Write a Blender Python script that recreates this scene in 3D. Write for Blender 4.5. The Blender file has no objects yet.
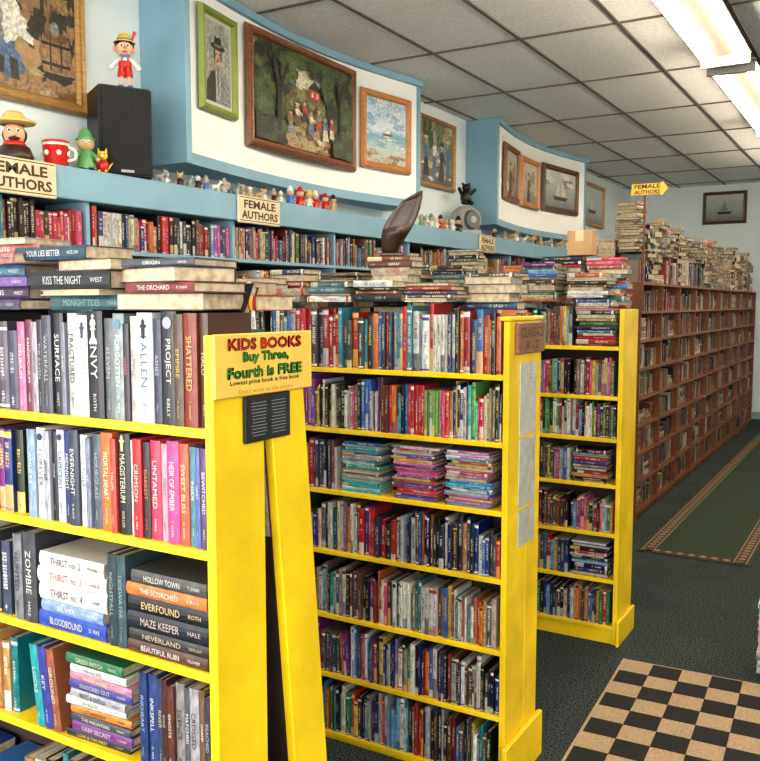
import bpy, math, random
from mathutils import Vector, Matrix
random.seed(7)
R = random.Random(11)
sc = bpy.context.scene
V = Vector

# ------------------------------------------------------------------ materials
def new_mat(name):
    m = bpy.data.materials.new(name); m.use_nodes = True
    return m, m.node_tree, m.node_tree.nodes['Principled BSDF']

_mc = {}
def mat(name, col, rough=0.6, metal=0.0, noise=0.0, nscale=8.0, bump=0.0, emit=None, estr=0.0, spec=0.5):
    if name in _mc: return _mc[name]
    m, nt, b = new_mat(name)
    b.inputs['Base Color'].default_value = (*col, 1)
    b.inputs['Roughness'].default_value = rough
    b.inputs['Metallic'].default_value = metal
    b.inputs['Specular IOR Level'].default_value = spec
    tc = nt.nodes.new('ShaderNodeTexCoord')
    n = nt.nodes.new('ShaderNodeTexNoise'); n.inputs['Scale'].default_value = nscale
    n.inputs['Detail'].default_value = 5
    nt.links.new(tc.outputs['Object'], n.inputs['Vector'])
    r = nt.nodes.new('ShaderNodeValToRGB')
    a = max(0, 1 - noise); c = 1 + noise * 0.5
    r.color_ramp.elements[0].position = .3; r.color_ramp.elements[1].position = .7
    r.color_ramp.elements[0].color = (col[0]*a, col[1]*a, col[2]*a, 1)
    r.color_ramp.elements[1].color = (min(1, col[0]*c), min(1, col[1]*c), min(1, col[2]*c), 1)
    nt.links.new(n.outputs['Fac'], r.inputs['Fac'])
    nt.links.new(r.outputs['Color'], b.inputs['Base Color'])
    if bump > 0:
        bp = nt.nodes.new('ShaderNodeBump'); bp.inputs['Strength'].default_value = bump
        bp.inputs['Distance'].default_value = 0.01
        nt.links.new(n.outputs['Fac'], bp.inputs['Height'])
        nt.links.new(bp.outputs['Normal'], b.inputs['Normal'])
    if emit:
        b.inputs['Emission Color'].default_value = (*emit, 1)
        b.inputs['Emission Strength'].default_value = estr
    _mc[name] = m
    return m

def wood(name, c1, c2, rough=0.45, scale=3.0):
    if name in _mc: return _mc[name]
    m, nt, b = new_mat(name)
    tc = nt.nodes.new('ShaderNodeTexCoord')
    mp = nt.nodes.new('ShaderNodeMapping'); mp.inputs['Scale'].default_value = (1, 1, 8)
    w = nt.nodes.new('ShaderNodeTexNoise'); w.inputs['Scale'].default_value = scale*4
    w.inputs['Detail'].default_value = 6; w.inputs['Distortion'].default_value = 1.5
    r = nt.nodes.new('ShaderNodeValToRGB')
    r.color_ramp.elements[0].position = .3; r.color_ramp.elements[1].position = .7
    r.color_ramp.elements[0].color = (*c1, 1); r.color_ramp.elements[1].color = (*c2, 1)
    nt.links.new(tc.outputs['Object'], mp.inputs['Vector'])
    nt.links.new(mp.outputs['Vector'], w.inputs['Vector'])
    nt.links.new(w.outputs['Fac'], r.inputs['Fac'])
    nt.links.new(r.outputs['Color'], b.inputs['Base Color'])
    b.inputs['Roughness'].default_value = rough
    _mc[name] = m
    return m

def painting_mat(name, stops, nscale=4.0, dist=0.35, fine=0.5):
    """vertical colour composition broken up by noise brushwork"""
    m, nt, b = new_mat(name)
    tc = nt.nodes.new('ShaderNodeTexCoord')
    sep = nt.nodes.new('ShaderNodeSeparateXYZ')
    nt.links.new(tc.outputs['Generated'], sep.inputs[0])
    n = nt.nodes.new('ShaderNodeTexNoise'); n.inputs['Scale'].default_value = nscale
    n.inputs['Detail'].default_value = 8; n.inputs['Roughness'].default_value = .65
    nt.links.new(tc.outputs['Generated'], n.inputs['Vector'])
    sub = nt.nodes.new('ShaderNodeMath'); sub.operation = 'SUBTRACT'; sub.inputs[1].default_value = .5
    nt.links.new(n.outputs['Fac'], sub.inputs[0])
    mul = nt.nodes.new('ShaderNodeMath'); mul.operation = 'MULTIPLY_ADD'; mul.inputs[1].default_value = dist*2.5
    nt.links.new(sub.outputs[0], mul.inputs[0]); nt.links.new(sep.outputs['Z'], mul.inputs[2])
    r = nt.nodes.new('ShaderNodeValToRGB')
    el = r.color_ramp.elements
    while len(el) > 1: el.remove(el[-1])
    el[0].position = stops[0][0]; el[0].color = (*stops[0][1], 1)
    for p, c in stops[1:]:
        e = el.new(p); e.color = (*c, 1)
    nt.links.new(mul.outputs[0], r.inputs['Fac'])
    n2 = nt.nodes.new('ShaderNodeTexNoise'); n2.inputs['Scale'].default_value = nscale*7
    n2.inputs['Detail'].default_value = 4
    nt.links.new(tc.outputs['Generated'], n2.inputs['Vector'])
    mx = nt.nodes.new('ShaderNodeMix'); mx.data_type = 'RGBA'; mx.blend_type = 'OVERLAY'
    mx.inputs['Factor'].default_value = fine
    nt.links.new(r.outputs['Color'], mx.inputs[6]); nt.links.new(n2.outputs['Fac'], mx.inputs[7])
    nt.links.new(mx.outputs[2], b.inputs['Base Color'])
    b.inputs['Roughness'].default_value = .45
    return m

def book_cover_mat():
    m, nt, b = new_mat('book_cover_print')
    def math_(op, a, c=None, d=None):
        n = nt.nodes.new('ShaderNodeMath'); n.operation = op
        for i, v in enumerate((a, c, d)):
            if v is None: continue
            if isinstance(v, (int, float)): n.inputs[i].default_value = v
            else: nt.links.new(v, n.inputs[i])
        return n.outputs[0]
    ac = nt.nodes.new('ShaderNodeAttribute'); ac.attribute_name = 'bcol'
    at = nt.nodes.new('ShaderNodeAttribute'); at.attribute_name = 'tcol'
    u1 = nt.nodes.new('ShaderNodeUVMap'); u1.uv_map = 'UVMap'
    u2 = nt.nodes.new('ShaderNodeUVMap'); u2.uv_map = 'UVInfo'
    s1 = nt.nodes.new('ShaderNodeSeparateXYZ'); nt.links.new(u1.outputs[0], s1.inputs[0])
    s2 = nt.nodes.new('ShaderNodeSeparateXYZ'); nt.links.new(u2.outputs[0], s2.inputs[0])
    um, v = s1.outputs[0], s1.outputs[1]
    r, h = s2.outputs[0], s2.outputs[1]
    s = math_('DIVIDE', um, h)
    def hash_(k):
        return math_('FRACT', math_('MULTIPLY', r, k))
    h1, h2, h3 = hash_(37.77), hash_(91.31), hash_(151.9)
    def band(x, lo, hi):
        return math_('MULTIPLY', math_('GREATER_THAN', x, lo), math_('LESS_THAN', x, hi))
    title = band(s, math_('MULTIPLY_ADD', h1, .3, .25), math_('MULTIPLY_ADD', h2, .25, .65))
    auth = band(s, .06, math_('MULTIPLY_ADD', h3, .1, .13))
    wid = math_('MULTIPLY_ADD', h2, .12, .14)
    vc = math_('ABSOLUTE', math_('SUBTRACT', v, .5))
    tv = math_('LESS_THAN', vc, wid)
    tv2 = math_('LESS_THAN', vc, .12)
    zone = math_('MAXIMUM', math_('MULTIPLY', title, tv), math_('MULTIPLY', auth, tv2))
    lw = .0075
    cell = math_('DIVIDE', um, lw)
    inl = math_('LESS_THAN', math_('FRACT', cell), .72)
    wn = nt.nodes.new('ShaderNodeTexWhiteNoise'); wn.noise_dimensions = '2D'
    cb = nt.nodes.new('ShaderNodeCombineXYZ')
    nt.links.new(math_('FLOOR', cell), cb.inputs[0]); nt.links.new(math_('MULTIPLY', r, 997.), cb.inputs[1])
    nt.links.new(cb.outputs[0], wn.inputs['Vector'])
    notspace = math_('GREATER_THAN', wn.outputs['Value'], .14)
    wn2 = nt.nodes.new('ShaderNodeTexWhiteNoise'); wn2.noise_dimensions = '3D'
    cb2 = nt.nodes.new('ShaderNodeCombineXYZ')
    nt.links.new(math_('FLOOR', math_('DIVIDE', um, .0021)), cb2.inputs[0])
    nt.links.new(math_('FLOOR', math_('MULTIPLY', v, 11.)), cb2.inputs[1])
    nt.links.new(math_('MULTIPLY', r, 531.), cb2.inputs[2])
    nt.links.new(cb2.outputs[0], wn2.inputs['Vector'])
    glyph = math_('GREATER_THAN', wn2.outputs['Value'], .42)
    txt = math_('MULTIPLY', math_('MULTIPLY', zone, inl), math_('MULTIPLY', notspace, glyph))
    hasb = math_('GREATER_THAN', h3, .6)
    stripe = math_('MULTIPLY', hasb, math_('MAXIMUM', band(s, .9, math_('MULTIPLY_ADD', h1, .06, .92)), band(s, .02, .05)))
    block = math_('MULTIPLY', math_('GREATER_THAN', h1, .75), band(s, .0, math_('MULTIPLY_ADD', h2, .3, .1)))
    valid = math_('GREATER_THAN', r, 0.)
    mask = math_('MULTIPLY', valid, math_('MAXIMUM', txt, stripe))
    inv = math_('ABSOLUTE', math_('SUBTRACT', mask, math_('MULTIPLY', block, math_('MULTIPLY', valid, .7))))
    # printed artwork variation on the cover colour
    nz = nt.nodes.new('ShaderNodeTexNoise'); nz.inputs['Scale'].default_value = 1; nz.inputs['Detail'].default_value = 3
    cb3 = nt.nodes.new('ShaderNodeCombineXYZ')
    nt.links.new(math_('MULTIPLY', um, 38.), cb3.inputs[0]); nt.links.new(math_('MULTIPLY', v, 1.6), cb3.inputs[1]); nt.links.new(math_('MULTIPLY', r, 77.), cb3.inputs[2])
    nt.links.new(cb3.outputs[0], nz.inputs['Vector'])
    mr = nt.nodes.new('ShaderNodeMapRange'); mr.inputs[1].default_value = .3; mr.inputs[2].default_value = .7; mr.inputs[3].default_value = .5; mr.inputs[4].default_value = 1.15
    nt.links.new(nz.outputs['Fac'], mr.inputs[0])
    vs = nt.nodes.new('ShaderNodeVectorMath'); vs.operation = 'SCALE'
    nt.links.new(ac.outputs['Color'], vs.inputs[0]); nt.links.new(mr.outputs[0], vs.inputs['Scale'])
    mx = nt.nodes.new('ShaderNodeMix'); mx.data_type = 'RGBA'
    nt.links.new(inv, mx.inputs['Factor'])
    nt.links.new(vs.outputs[0], mx.inputs[6]); nt.links.new(at.outputs['Color'], mx.inputs[7])
    nt.links.new(mx.outputs[2], b.inputs['Base Color'])
    b.inputs['Roughness'].default_value = .38
    return m
M_COVER = book_cover_mat()
M_PAGE = mat('book_pages', (.46, .38, .26), .85, noise=.35, nscale=60)

M_YEL = mat('yellow_paint', (.78, .53, .012), .36, noise=.22, nscale=5, bump=.15)
M_YSIGN = mat('yellow_sign_card', (.68, .44, .08), .6, noise=.1)
M_BACK = mat('dark_hardboard', (.03, .016, .01), .7, noise=.3)
M_BLUE = mat('slate_blue_paint', (.21, .36, .45), .55, noise=.1, nscale=3)
M_WALL = mat('pale_wall_paint', (.66, .72, .73), .7, noise=.05, nscale=2)
M_WHITE = mat('warm_white_panel', (.80, .80, .77), .6, noise=.05, nscale=2)
M_BLACK = mat('black_plastic', (.012, .012, .013), .4)
M_GRILLE = mat('speaker_cloth', (.02, .02, .022), .9, noise=.5, nscale=200, bump=.3)
M_RED = mat('red_glaze', (.50, .02, .015), .3)
M_SKIN = mat('painted_skin', (.66, .37, .23), .4)
M_YG = mat('yellow_glaze', (.75, .5, .05), .35)
M_WG = mat('white_glaze', (.66, .64, .58), .3)
M_GG = mat('green_glaze', (.10, .28, .10), .35)
M_BG = mat('blue_glaze', (.06, .16, .45), .35)
M_TAN = mat('tan_glaze', (.50, .34, .16), .5)
M_GREY = mat('grey_glaze', (.32, .33, .32), .45)
M_DBROWN = mat('dark_carved_wood', (.045, .022, .012), .35, noise=.5, nscale=20, bump=.3)
M_SIGN = mat('cream_sign_board', (.66, .55, .36), .6, noise=.15)
M_INK = mat('brown_ink', (.07, .03, .015), .6)
M_BWOOD = wood('brown_shelf_wood', (.11, .034, .013), (.22, .082, .028))
M_GOLD = wood('gold_frame_wood', (.22, .11, .03), (.45, .26, .08), .35)
M_FBROWN = wood('brown_frame_wood', (.10, .035, .015), (.24, .09, .03), .35)
M_FORANGE = wood('pine_frame_wood', (.36, .14, .04), (.55, .24, .07), .4)
M_FGREEN = mat('green_frame_paint', (.22, .28, .05), .45, noise=.15)
M_FDARK = wood('dark_frame_wood', (.05, .025, .012), (.14, .06, .03), .4)
M_MET = mat('white_metal', (.75, .75, .72), .4)
M_PAN = mat('darkened_fixture_enamel', (.16, .145, .12), .6)  # enamel colour darkened to hold back tube glare, so the tubes stand out
M_TUBE = mat('fluorescent_tube_glow', (1, 1, 1), .5, emit=(1, .88, .70), estr=32)
M_CARD = mat('cardboard', (.42, .27, .13), .8, noise=.1)

# ------------------------------------------------------------------ generic mesh builder
class MB:
    def __init__(s, M=None):
        s.v = []; s.f = []; s.m = []; s.mats = []; s.sm = []; s.M = M or Matrix.Identity(4)
    def mi(s, m):
        if m not in s.mats: s.mats.append(m)
        return s.mats.index(m)
    def add(s, vs, fs, m, smooth=False, T=None):
        o = len(s.v); mi = s.mi(m)
        for p in vs:
            p = V(p)
            if T: p = T @ p
            s.v.append(s.M @ p)
        for f in fs:
            s.f.append([i+o for i in f]); s.m.append(mi); s.sm.append(smooth)
    def box(s, lo, hi, m, T=None):
        x0, y0, z0 = lo; x1, y1, z1 = hi
        s.add([(x0,y0,z0),(x1,y0,z0),(x1,y1,z0),(x0,y1,z0),(x0,y0,z1),(x1,y0,z1),(x1,y1,z1),(x0,y1,z1)],
              [(0,3,2,1),(4,5,6,7),(0,1,5,4),(1,2,6,5),(2,3,7,6),(3,0,4,7)], m, T=T)
    def bbox(s, lo, hi, m, b=.004, T=None):
        """box with chamfered edges"""
        x0, y0, z0 = lo; x1, y1, z1 = hi
        vs = []
        for z, i in ((z0, b), (z0+b, 0), (z1-b, 0), (z1, b)):
            X0, X1, Y0, Y1 = x0+i, x1-i, y0+i, y1-i
            c = b
            vs += [(X0+c,Y0,z),(X1-c,Y0,z),(X1,Y0+c,z),(X1,Y1-c,z),(X1-c,Y1,z),(X0+c,Y1,z),(X0,Y1-c,z),(X0,Y0+c,z)]
        fs = [tuple(reversed(range(8))), tuple(range(24, 32))]
        for k in range(3):
            for i in range(8):
                j = (i+1) % 8
                fs.append((k*8+i, k*8+j, k*8+8+j, k*8+8+i))
        s.add(vs, fs, m, T=T)
    def sph(s, c, r, m, n=14, T=None):
        if isinstance(r, (int, float)): r = (r, r, r)
        vs = []; fs = []; k = n//2+2
        for i in range(k+1):
            a = math.pi*i/k
            for j in range(n):
                p = 2*math.pi*j/n
                vs.append((c[0]+r[0]*math.sin(a)*math.cos(p), c[1]+r[1]*math.sin(a)*math.sin(p), c[2]+r[2]*math.cos(a)))
        for i in range(k):
            for j in range(n):
                q = (j+1) % n
                fs.append((i*n+j, (i+1)*n+j, (i+1)*n+q, i*n+q))
        s.add(vs, fs, m, True, T)
    def cyl(s, p0, p1, r0, r1, m, n=14, T=None):
        p0 = V(p0); p1 = V(p1); d = (p1-p0).normalized()
        a = d.orthogonal().normalized(); b = d.cross(a)
        vs = []
        for p, r in ((p0, r0), (p1, r1)):
            for j in range(n):
                t = 2*math.pi*j/n
                vs.append(p + a*math.cos(t)*r + b*math.sin(t)*r)
        fs = [(j, (j+1) % n, n+(j+1) % n, n+j) for j in range(n)]
        s.add(vs, fs, m, True, T)
        s.add(vs[:n], [tuple(reversed(range(n)))], m, False, T); s.add(vs[n:], [tuple(range(n))], m, False, T)
    def lathe(s, prof, c, m, n=20, T=None):
        vs = []; fs = []
        for r, z in prof:
            for j in range(n):
                t = 2*math.pi*j/n
                vs.append((c[0]+r*math.cos(t), c[1]+r*math.sin(t), c[2]+z))
        for i in range(len(prof)-1):
            for j in range(n):
                q = (j+1) % n
                fs.append((i*n+j, i*n+q, (i+1)*n+q, (i+1)*n+j))
        s.add(vs, fs, m, True, T)
    def poly(s, pts, m, T=None):
        s.add(pts, [tuple(range(len(pts)))], m, False, T)
    def obj(s, name, parent=None, loc=None, rz=0.0):
        me = bpy.data.meshes.new(name)
        me.from_pydata([tuple(p) for p in s.v], [], s.f)
        for m in s.mats: me.materials.append(m)
        me.polygons.foreach_set('material_index', s.m)
        me.polygons.foreach_set('use_smooth', s.sm)
        me.update()
        o = bpy.data.objects.new(name, me); sc.collection.objects.link(o)
        if loc: o.location = loc
        o.rotation_euler = (0, 0, rz)
        if parent: o.parent = parent
        return o

def empty(name, loc=(0, 0, 0)):
    o = bpy.data.objects.new(name, None); o.location = loc; o.empty_display_size = .1
    sc.collection.objects.link(o); return o

# ------------------------------------------------------------------ text -> polygons
_tc = {}
def glyphs(text, bold=.012):
    key = (text, bold)
    if key in _tc: return _tc[key]
    cu = bpy.data.curves.new('t', 'FONT'); cu.body = text; cu.size = 1; cu.offset = bold; cu.resolution_u = 2
    cu.align_x = 'CENTER'; cu.space_line = .85
    ob = bpy.data.objects.new('t', cu); sc.collection.objects.link(ob)
    bpy.context.view_layer.update()
    ev = ob.evaluated_get(bpy.context.evaluated_depsgraph_get())
    me = ev.to_mesh()
    vs = [tuple(v.co) for v in me.vertices]; fs = [tuple(p.vertices) for p in me.polygons]
    ev.to_mesh_clear()
    bpy.data.objects.remove(ob); bpy.data.curves.remove(cu)
    if not vs: vs = [(0, 0, 0)]; fs = []
    xs = [v[0] for v in vs]; ys = [v[1] for v in vs]
    cx = (min(xs)+max(xs))/2; cy = (min(ys)+max(ys))/2
    w = max(xs)-min(xs); h = max(ys)-min(ys)
    vs = [(v[0]-cx, v[1]-cy) for v in vs]
    _tc[key] = (vs, fs, max(w, 1e-3), max(h, 1e-3))
    return _tc[key]

def text_pts(text, center, ex, ey, L, H, stretch=1.5, bold=.012):
    vs, fs, w, h = glyphs(text, bold)
    sx, sy = L/w, H/h
    if sx > sy*stretch: sx = sy*stretch
    if sy > sx*stretch*1.4: sy = sx*stretch*1.4
    return [V(center)+V(ex)*(v[0]*sx)+V(ey)*(v[1]*sy) for v in vs], fs

# ------------------------------------------------------------------ books
class Books:
    def __init__(s, M=None):
        s.v = []; s.f = []; s.m = []; s.c = []; s.t = []; s.uv = []; s.u2 = []; s.M = M
    def face(s, idx, mi, c, t, uvs=None, info=(-1, 1)):
        s.f.append(idx); s.m.append(mi)
        n = len(idx)
        s.c.extend([(c[0], c[1], c[2], 1)]*n); s.t.extend([(t[0], t[1], t[2], 1)]*n)
        s.uv.extend(uvs if uvs else [(0, 0)]*n); s.u2.extend([info]*n)
    def vert(s, p):
        s.v.append(tuple(s.M @ p) if s.M else tuple(p)); return len(s.v)-1
    def _box(s, P, lo, hi, mi, c, t, skip=()):
        (x0, y0, z0), (x1, y1, z1) = lo, hi
        o = len(s.v)
        for q in ((x0,y0,z0),(x1,y0,z0),(x1,y1,z0),(x0,y1,z0),(x0,y0,z1),(x1,y0,z1),(x1,y1,z1),(x0,y1,z1)): s.vert(P(*q))
        for k, f in enumerate(((0,3,2,1),(4,5,6,7),(0,1,5,4),(1,2,6,5),(2,3,7,6),(3,0,4,7))):
            if k in skip: continue
            s.face([o+i for i in f], mi, c, t)
    def book(s, O, a, d, u, t, dep, h, col, tcol, title=None, hi=False, orient='v', plain=False, sub=None):
        rid = -1 if (title is not None or plain) else R.uniform(.01, 1)
        P = lambda x, y, z: O + a*x + d*y + u*z
        if not hi:
            o = len(s.v)
            for q in ((0,0,0),(t,0,0),(t,dep,0),(0,dep,0),(0,0,h),(t,0,h),(t,dep,h),(0,dep,h)): s.vert(P(*q))
            s.face([o, o+1, o+5, o+4], 0, col, tcol, [(0, 0), (0, 1), (h, 1), (h, 0)], (rid, h))
            s.face([o+1, o+2, o+6, o+5], 0, col, tcol); s.face([o+3, o, o+4, o+7], 0, col, tcol)
            s.face([o+4, o+5, o+6, o+7], 1, col, tcol); s.face([o, o+3, o+2, o+1], 1, col, tcol)
            s.face([o+2, o+3, o+7, o+6], 1, col, tcol)
        else:
            c = .0022; bulge = min(.004, t*.12)
            s._box(P, (0, bulge, 0), (c, dep, h), 0, col, tcol)
            s._box(P, (t-c, bulge, 0), (t, dep, h), 0, col, tcol)
            s._box(P, (c, bulge, .003), (t-c, dep-.004, h-.003), 1, col, tcol, skip=(2,))
            n = 4; o = len(s.v)
            for i in range(n+1):
                x = i/n; y = bulge*(2*x-1)**2
                s.vert(P(x*t, y, 0)); s.vert(P(x*t, y, h))
            for i in range(n):
                k = o+2*i
                s.face([k, k+2, k+3, k+1], 0, col, tcol, [(0, i/n), (0, (i+1)/n), (h, (i+1)/n), (h, i/n)], (rid, h))
            s.face([o+2*i+1 for i in range(n+1)], 0, col, tcol)
            s.face([o+2*i for i in range(n, -1, -1)], 0, col, tcol)
        if title:
            ex, ey = (-u, a) if orient == 'v' else (u, a)
            def put(tx, cz, L, W, bold=.02):
                pts, fs = text_pts(tx, P(t/2, -.0007, cz), ex, ey, L, W, 1.25, bold)
                o = len(s.v)
                for p in pts: s.vert(p)
                for f in fs: s.face([o+i for i in f], 0, tcol, tcol)
            if orient == 'v':
                put(title, h*.56, h*.48, t*.42, .0)
                put(sub or R.choice(AUTH), h*.15, h*.16, t*.2, 0)
            else:
                put(title, h*.42, h*.48, t*.45, .0)
                put(sub or R.choice(AUTH), h*.84, h*.15, t*.25, 0)
    def art(s, O, a, u, t, h, cz, shape, col):
        """printed ornament on a spine; shape in units of spine width"""
        o = len(s.v)
        for x, z in shape: s.vert(O + a*(t*(.5+x)) + u*(h*cz+t*z) + V((0, -.0009, 0)))
        s.face(list(range(o, o+len(shape))), 0, col, col)
    def obj(s, name, parent=None):
        me = bpy.data.meshes.new(name)
        me.from_pydata(s.v, [], s.f)
        me.materials.append(M_COVER); me.materials.append(M_PAGE)
        me.polygons.foreach_set('material_index', s.m)
        for nm, dat in (('bcol', s.c), ('tcol', s.t)):
            at = me.attributes.new(nm, 'FLOAT_COLOR', 'CORNER')
            at.data.foreach_set('color', [x for q in dat for x in q])
        for nm, dat in (('UVMap', s.uv), ('UVInfo', s.u2)):
            l = me.uv_layers.new(name=nm)
            l.data.foreach_set('uv', [x for q in dat for x in q])
        me.update()
        o = bpy.data.objects.new(name, me); sc.collection.objects.link(o)
        if parent: o.parent = parent
        return o

AUTH = ['KELLY', 'J. GRANT', 'M. SHAW', 'ROTH', 'OLIVER', 'HALE', 'A. BLACK', 'KATE LOW', 'D. PIKE', 'NOEL', 'WEST', 'CROSS', 'LEE', 'MARR', 'T. DUNN']
WH = (.62,.60,.55); BK = (.013,.013,.016); CR=(.52,.43,.27)
P_MIX = [WH,WH,(.4,.4,.4),BK,BK,BK,BK,(.03,.03,.06),(.36,.015,.02),(.5,.03,.02),(.015,.03,.16),(.02,.05,.22),(.04,.14,.36),(.02,.2,.22),
         (.18,.03,.18),(.42,.22,.09),(.05,.16,.06),(.58,.17,.03),(.52,.07,.18),(.58,.42,.09),(.18,.34,.5),(.14,.055,.035),CR,(.08,.08,.1),(.2,.16,.14)]
P_DARK = [BK,BK,BK,(.03,.03,.035),(.04,.03,.05),(.02,.03,.1),(.1,.015,.02),(.04,.06,.09),(.08,.08,.09),(.34,.34,.34),(.12,.06,.03),(.22,.03,.03),(.02,.09,.11),(.15,.12,.2),WH]
P_BRIGHT = [(.05,.36,.38),(.03,.32,.43),(.54,.05,.2),(.58,.13,.3),WH,WH,(.62,.47,.07),(.32,.06,.34),(.05,.18,.48),(.6,.18,.03),(.18,.38,.1),(.48,.02,.03),BK,BK]
P_BROWN = [(.045,.02,.014),(.09,.035,.018),(.02,.014,.014),(.015,.015,.02),(.15,.06,.03),(.2,.02,.02),(.24,.15,.08),(.03,.035,.06),(.09,.015,.015),(.32,.26,.18),(.03,.05,.05),(.11,.09,.08),(.22,.17,.13),(.46,.42,.34)]
P_TAN = [(.3,.22,.14),(.17,.1,.06),(.3,.03,.025),(.4,.34,.26),(.05,.045,.04),(.04,.07,.15),(.14,.05,.035),WH,(.08,.16,.18),BK,BK,(.03,.03,.05),(.4,.12,.04)]
def jit(c):
    k = R.uniform(.72, 1.12); return tuple(min(.85, max(.005, x*k+R.uniform(-.01, .015))) for x in c)
def tcol_for(c):
    l = .3*c[0]+.6*c[1]+.1*c[2]
    if l > .26: return R.choice([BK, (.03,.04,.2), (.35,.02,.02), BK, (.02,.15,.1)])
    return R.choice([WH, WH, (.6,.43,.13), (.5,.5,.46), (.6,.56,.35), (.65,.34,.07), (.42,.42,.42)])

def upright_row(B, O, A, D, L, hr, tr, dr, pal, hi=False, lean=.08, flat=0.0, hmax=.22, gap=.01):
    Z = V((0, 0, 1)); cur = 0.0
    while cur < L-.012:
        if R.random() < flat and cur+.2 < L:
            w = flat_stack(B, O+A*cur, A, D, R.uniform(.1, .17), min(hr[1], .2), pal, dr[1], hi=hi, jitter=.02)
            cur += w+.006; continue
        if R.random() < lean*.3 and cur+.25 < L:
            th = R.uniform(.06, .25); n = R.randint(3, 8); h0 = R.uniform(*hr)
            cur += h0*math.sin(th)
            a2 = A*math.cos(th)+Z*math.sin(th); u2 = Z*math.cos(th)-A*math.sin(th)
            for _ in range(n):
                t = R.uniform(*tr)
                if cur+t+.005 > L: break
                h = h0*R.uniform(.94, 1.0)
                c = jit(R.choice(pal))
                B.book(O+A*cur+D*R.uniform(0, .008), a2, D, u2, t, R.uniform(*dr), h, c, tcol_for(c), hi=hi)
                cur += t/math.cos(th)+.0006
            cur += t*.3; continue
        n = R.randint(2, 7); h0 = R.uniform(*hr); same = R.random() < .3; c0 = jit(R.choice(pal)); t0 = R.uniform(*tr)
        for _ in range(n):
            t = t0 if same else R.uniform(*tr)
            if cur+t > L: cur = L; break
            h = h0 if same else max(hr[0]*.9, min(hr[1], h0*R.uniform(.84, 1.1)))
            c = c0 if (same and R.random() < .6) else jit(R.choice(pal))
            B.book(O+A*cur+D*R.uniform(0, .018), A, D, Z, t, R.uniform(*dr), h, c, tcol_for(c), hi=hi)
            cur += t+.0006
        if R.random() < gap: cur += R.uniform(.01, .03)

def flat_stack(B, O, A, D, zmax, hmax, pal, dmax, hi=False, jitter=.06, rev=.25, tr=(.012, .035)):
    Z = V((0, 0, 1)); z = 0; w = 0
    h0 = hmax*R.uniform(.85, 1)
    while True:
        t = R.uniform(*tr)
        if z+t > zmax: break
        h = h0*R.uniform(.78, 1.0); dp = dmax*R.uniform(.78, 1)
        th = R.uniform(-jitter, jitter)
        a2 = A*math.cos(th)+D*math.sin(th); d2 = D*math.cos(th)-A*math.sin(th)
        o = O+A*R.uniform(0, h0-h)+Z*z+D*R.uniform(0, .012)+(D*(abs(math.sin(th))*h) if th < 0 else V((0,0,0)))
        c = jit(R.choice(pal))
        if R.random() < rev:
            B.book(o+a2*h+d2*dp, Z, -d2, -a2, t, dp, h, c, tcol_for(c), hi=hi)
        else:
            B.book(o, Z, d2, a2, t, dp, h, c, tcol_for(c), hi=hi)
        z += t+.0005; w = max(w, h0)
    return w or .01

# ------------------------------------------------------------------ room shell
XW, XR, Y0, Y1, HC = -3.4, 3.2, -2.4, 12.9, 3.25
def carpet():
    m, nt, b = new_mat('dark_green_carpet')
    tc = nt.nodes.new('ShaderNodeTexCoord')
    n = nt.nodes.new('ShaderNodeTexNoise'); n.inputs['Scale'].default_value = 130; n.inputs['Detail'].default_value = 3
    n3 = nt.nodes.new('ShaderNodeTexNoise'); n3.inputs['Scale'].default_value = 2.0
    nt.links.new(tc.outputs['Object'], n.inputs['Vector']); nt.links.new(tc.outputs['Object'], n3.inputs['Vector'])
    r = nt.nodes.new('ShaderNodeValToRGB')
    r.color_ramp.elements[0].position = .38; r.color_ramp.elements[0].color = (.012, .019, .020, 1)
    r.color_ramp.elements[1].position = .66; r.color_ramp.elements[1].color = (.13, .15, .145, 1)
    nt.links.new(n.outputs['Fac'], r.inputs['Fac'])
    mx = nt.nodes.new('ShaderNodeMix'); mx.data_type = 'RGBA'; mx.blend_type = 'MULTIPLY'; mx.inputs['Factor'].default_value = .5
    nt.links.new(r.outputs['Color'], mx.inputs[6]); nt.links.new(n3.outputs['Fac'], mx.inputs[7])
    nt.links.new(mx.outputs[2], b.inputs['Base Color'])
    b.inputs['Roughness'].default_value = .95; b.inputs['Specular IOR Level'].default_value = .1
    bp = nt.nodes.new('ShaderNodeBump'); bp.inputs['Strength'].default_value = .5; bp.inputs['Distance'].default_value = .004
    nt.links.new(n.outputs['Fac'], bp.inputs['Height']); nt.links.new(bp.outputs['Normal'], b.inputs['Normal'])
    return m
def tile_mat():
    m, nt, b = new_mat('acoustic_ceiling_tile')
    tc = nt.nodes.new('ShaderNodeTexCoord')
    n = nt.nodes.new('ShaderNodeTexNoise'); n.inputs['Scale'].default_value = 45; n.inputs['Detail'].default_value = 6
    n2 = nt.nodes.new('ShaderNodeTexNoise'); n2.inputs['Scale'].default_value = 1.3
    for q in (n, n2): nt.links.new(tc.outputs['Object'], q.inputs['Vector'])
    r = nt.nodes.new('ShaderNodeValToRGB')
    r.color_ramp.elements[0].position = .35; r.color_ramp.elements[0].color = (.76, .75, .72, 1)
    r.color_ramp.elements[1].position = .6; r.color_ramp.elements[1].color = (.88, .86, .83, 1)
    nt.links.new(n.outputs['Fac'], r.inputs['Fac'])
    mx = nt.nodes.new('ShaderNodeMix'); mx.data_type = 'RGBA'; mx.blend_type = 'MULTIPLY'; mx.inputs['Factor'].default_value = .12
    nt.links.new(r.outputs['Color'], mx.inputs[6]); nt.links.new(n2.outputs['Fac'], mx.inputs[7])
    nt.links.new(mx.outputs[2], b.inputs['Base Color']); b.inputs['Roughness'].default_value = .95
    return m
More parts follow.
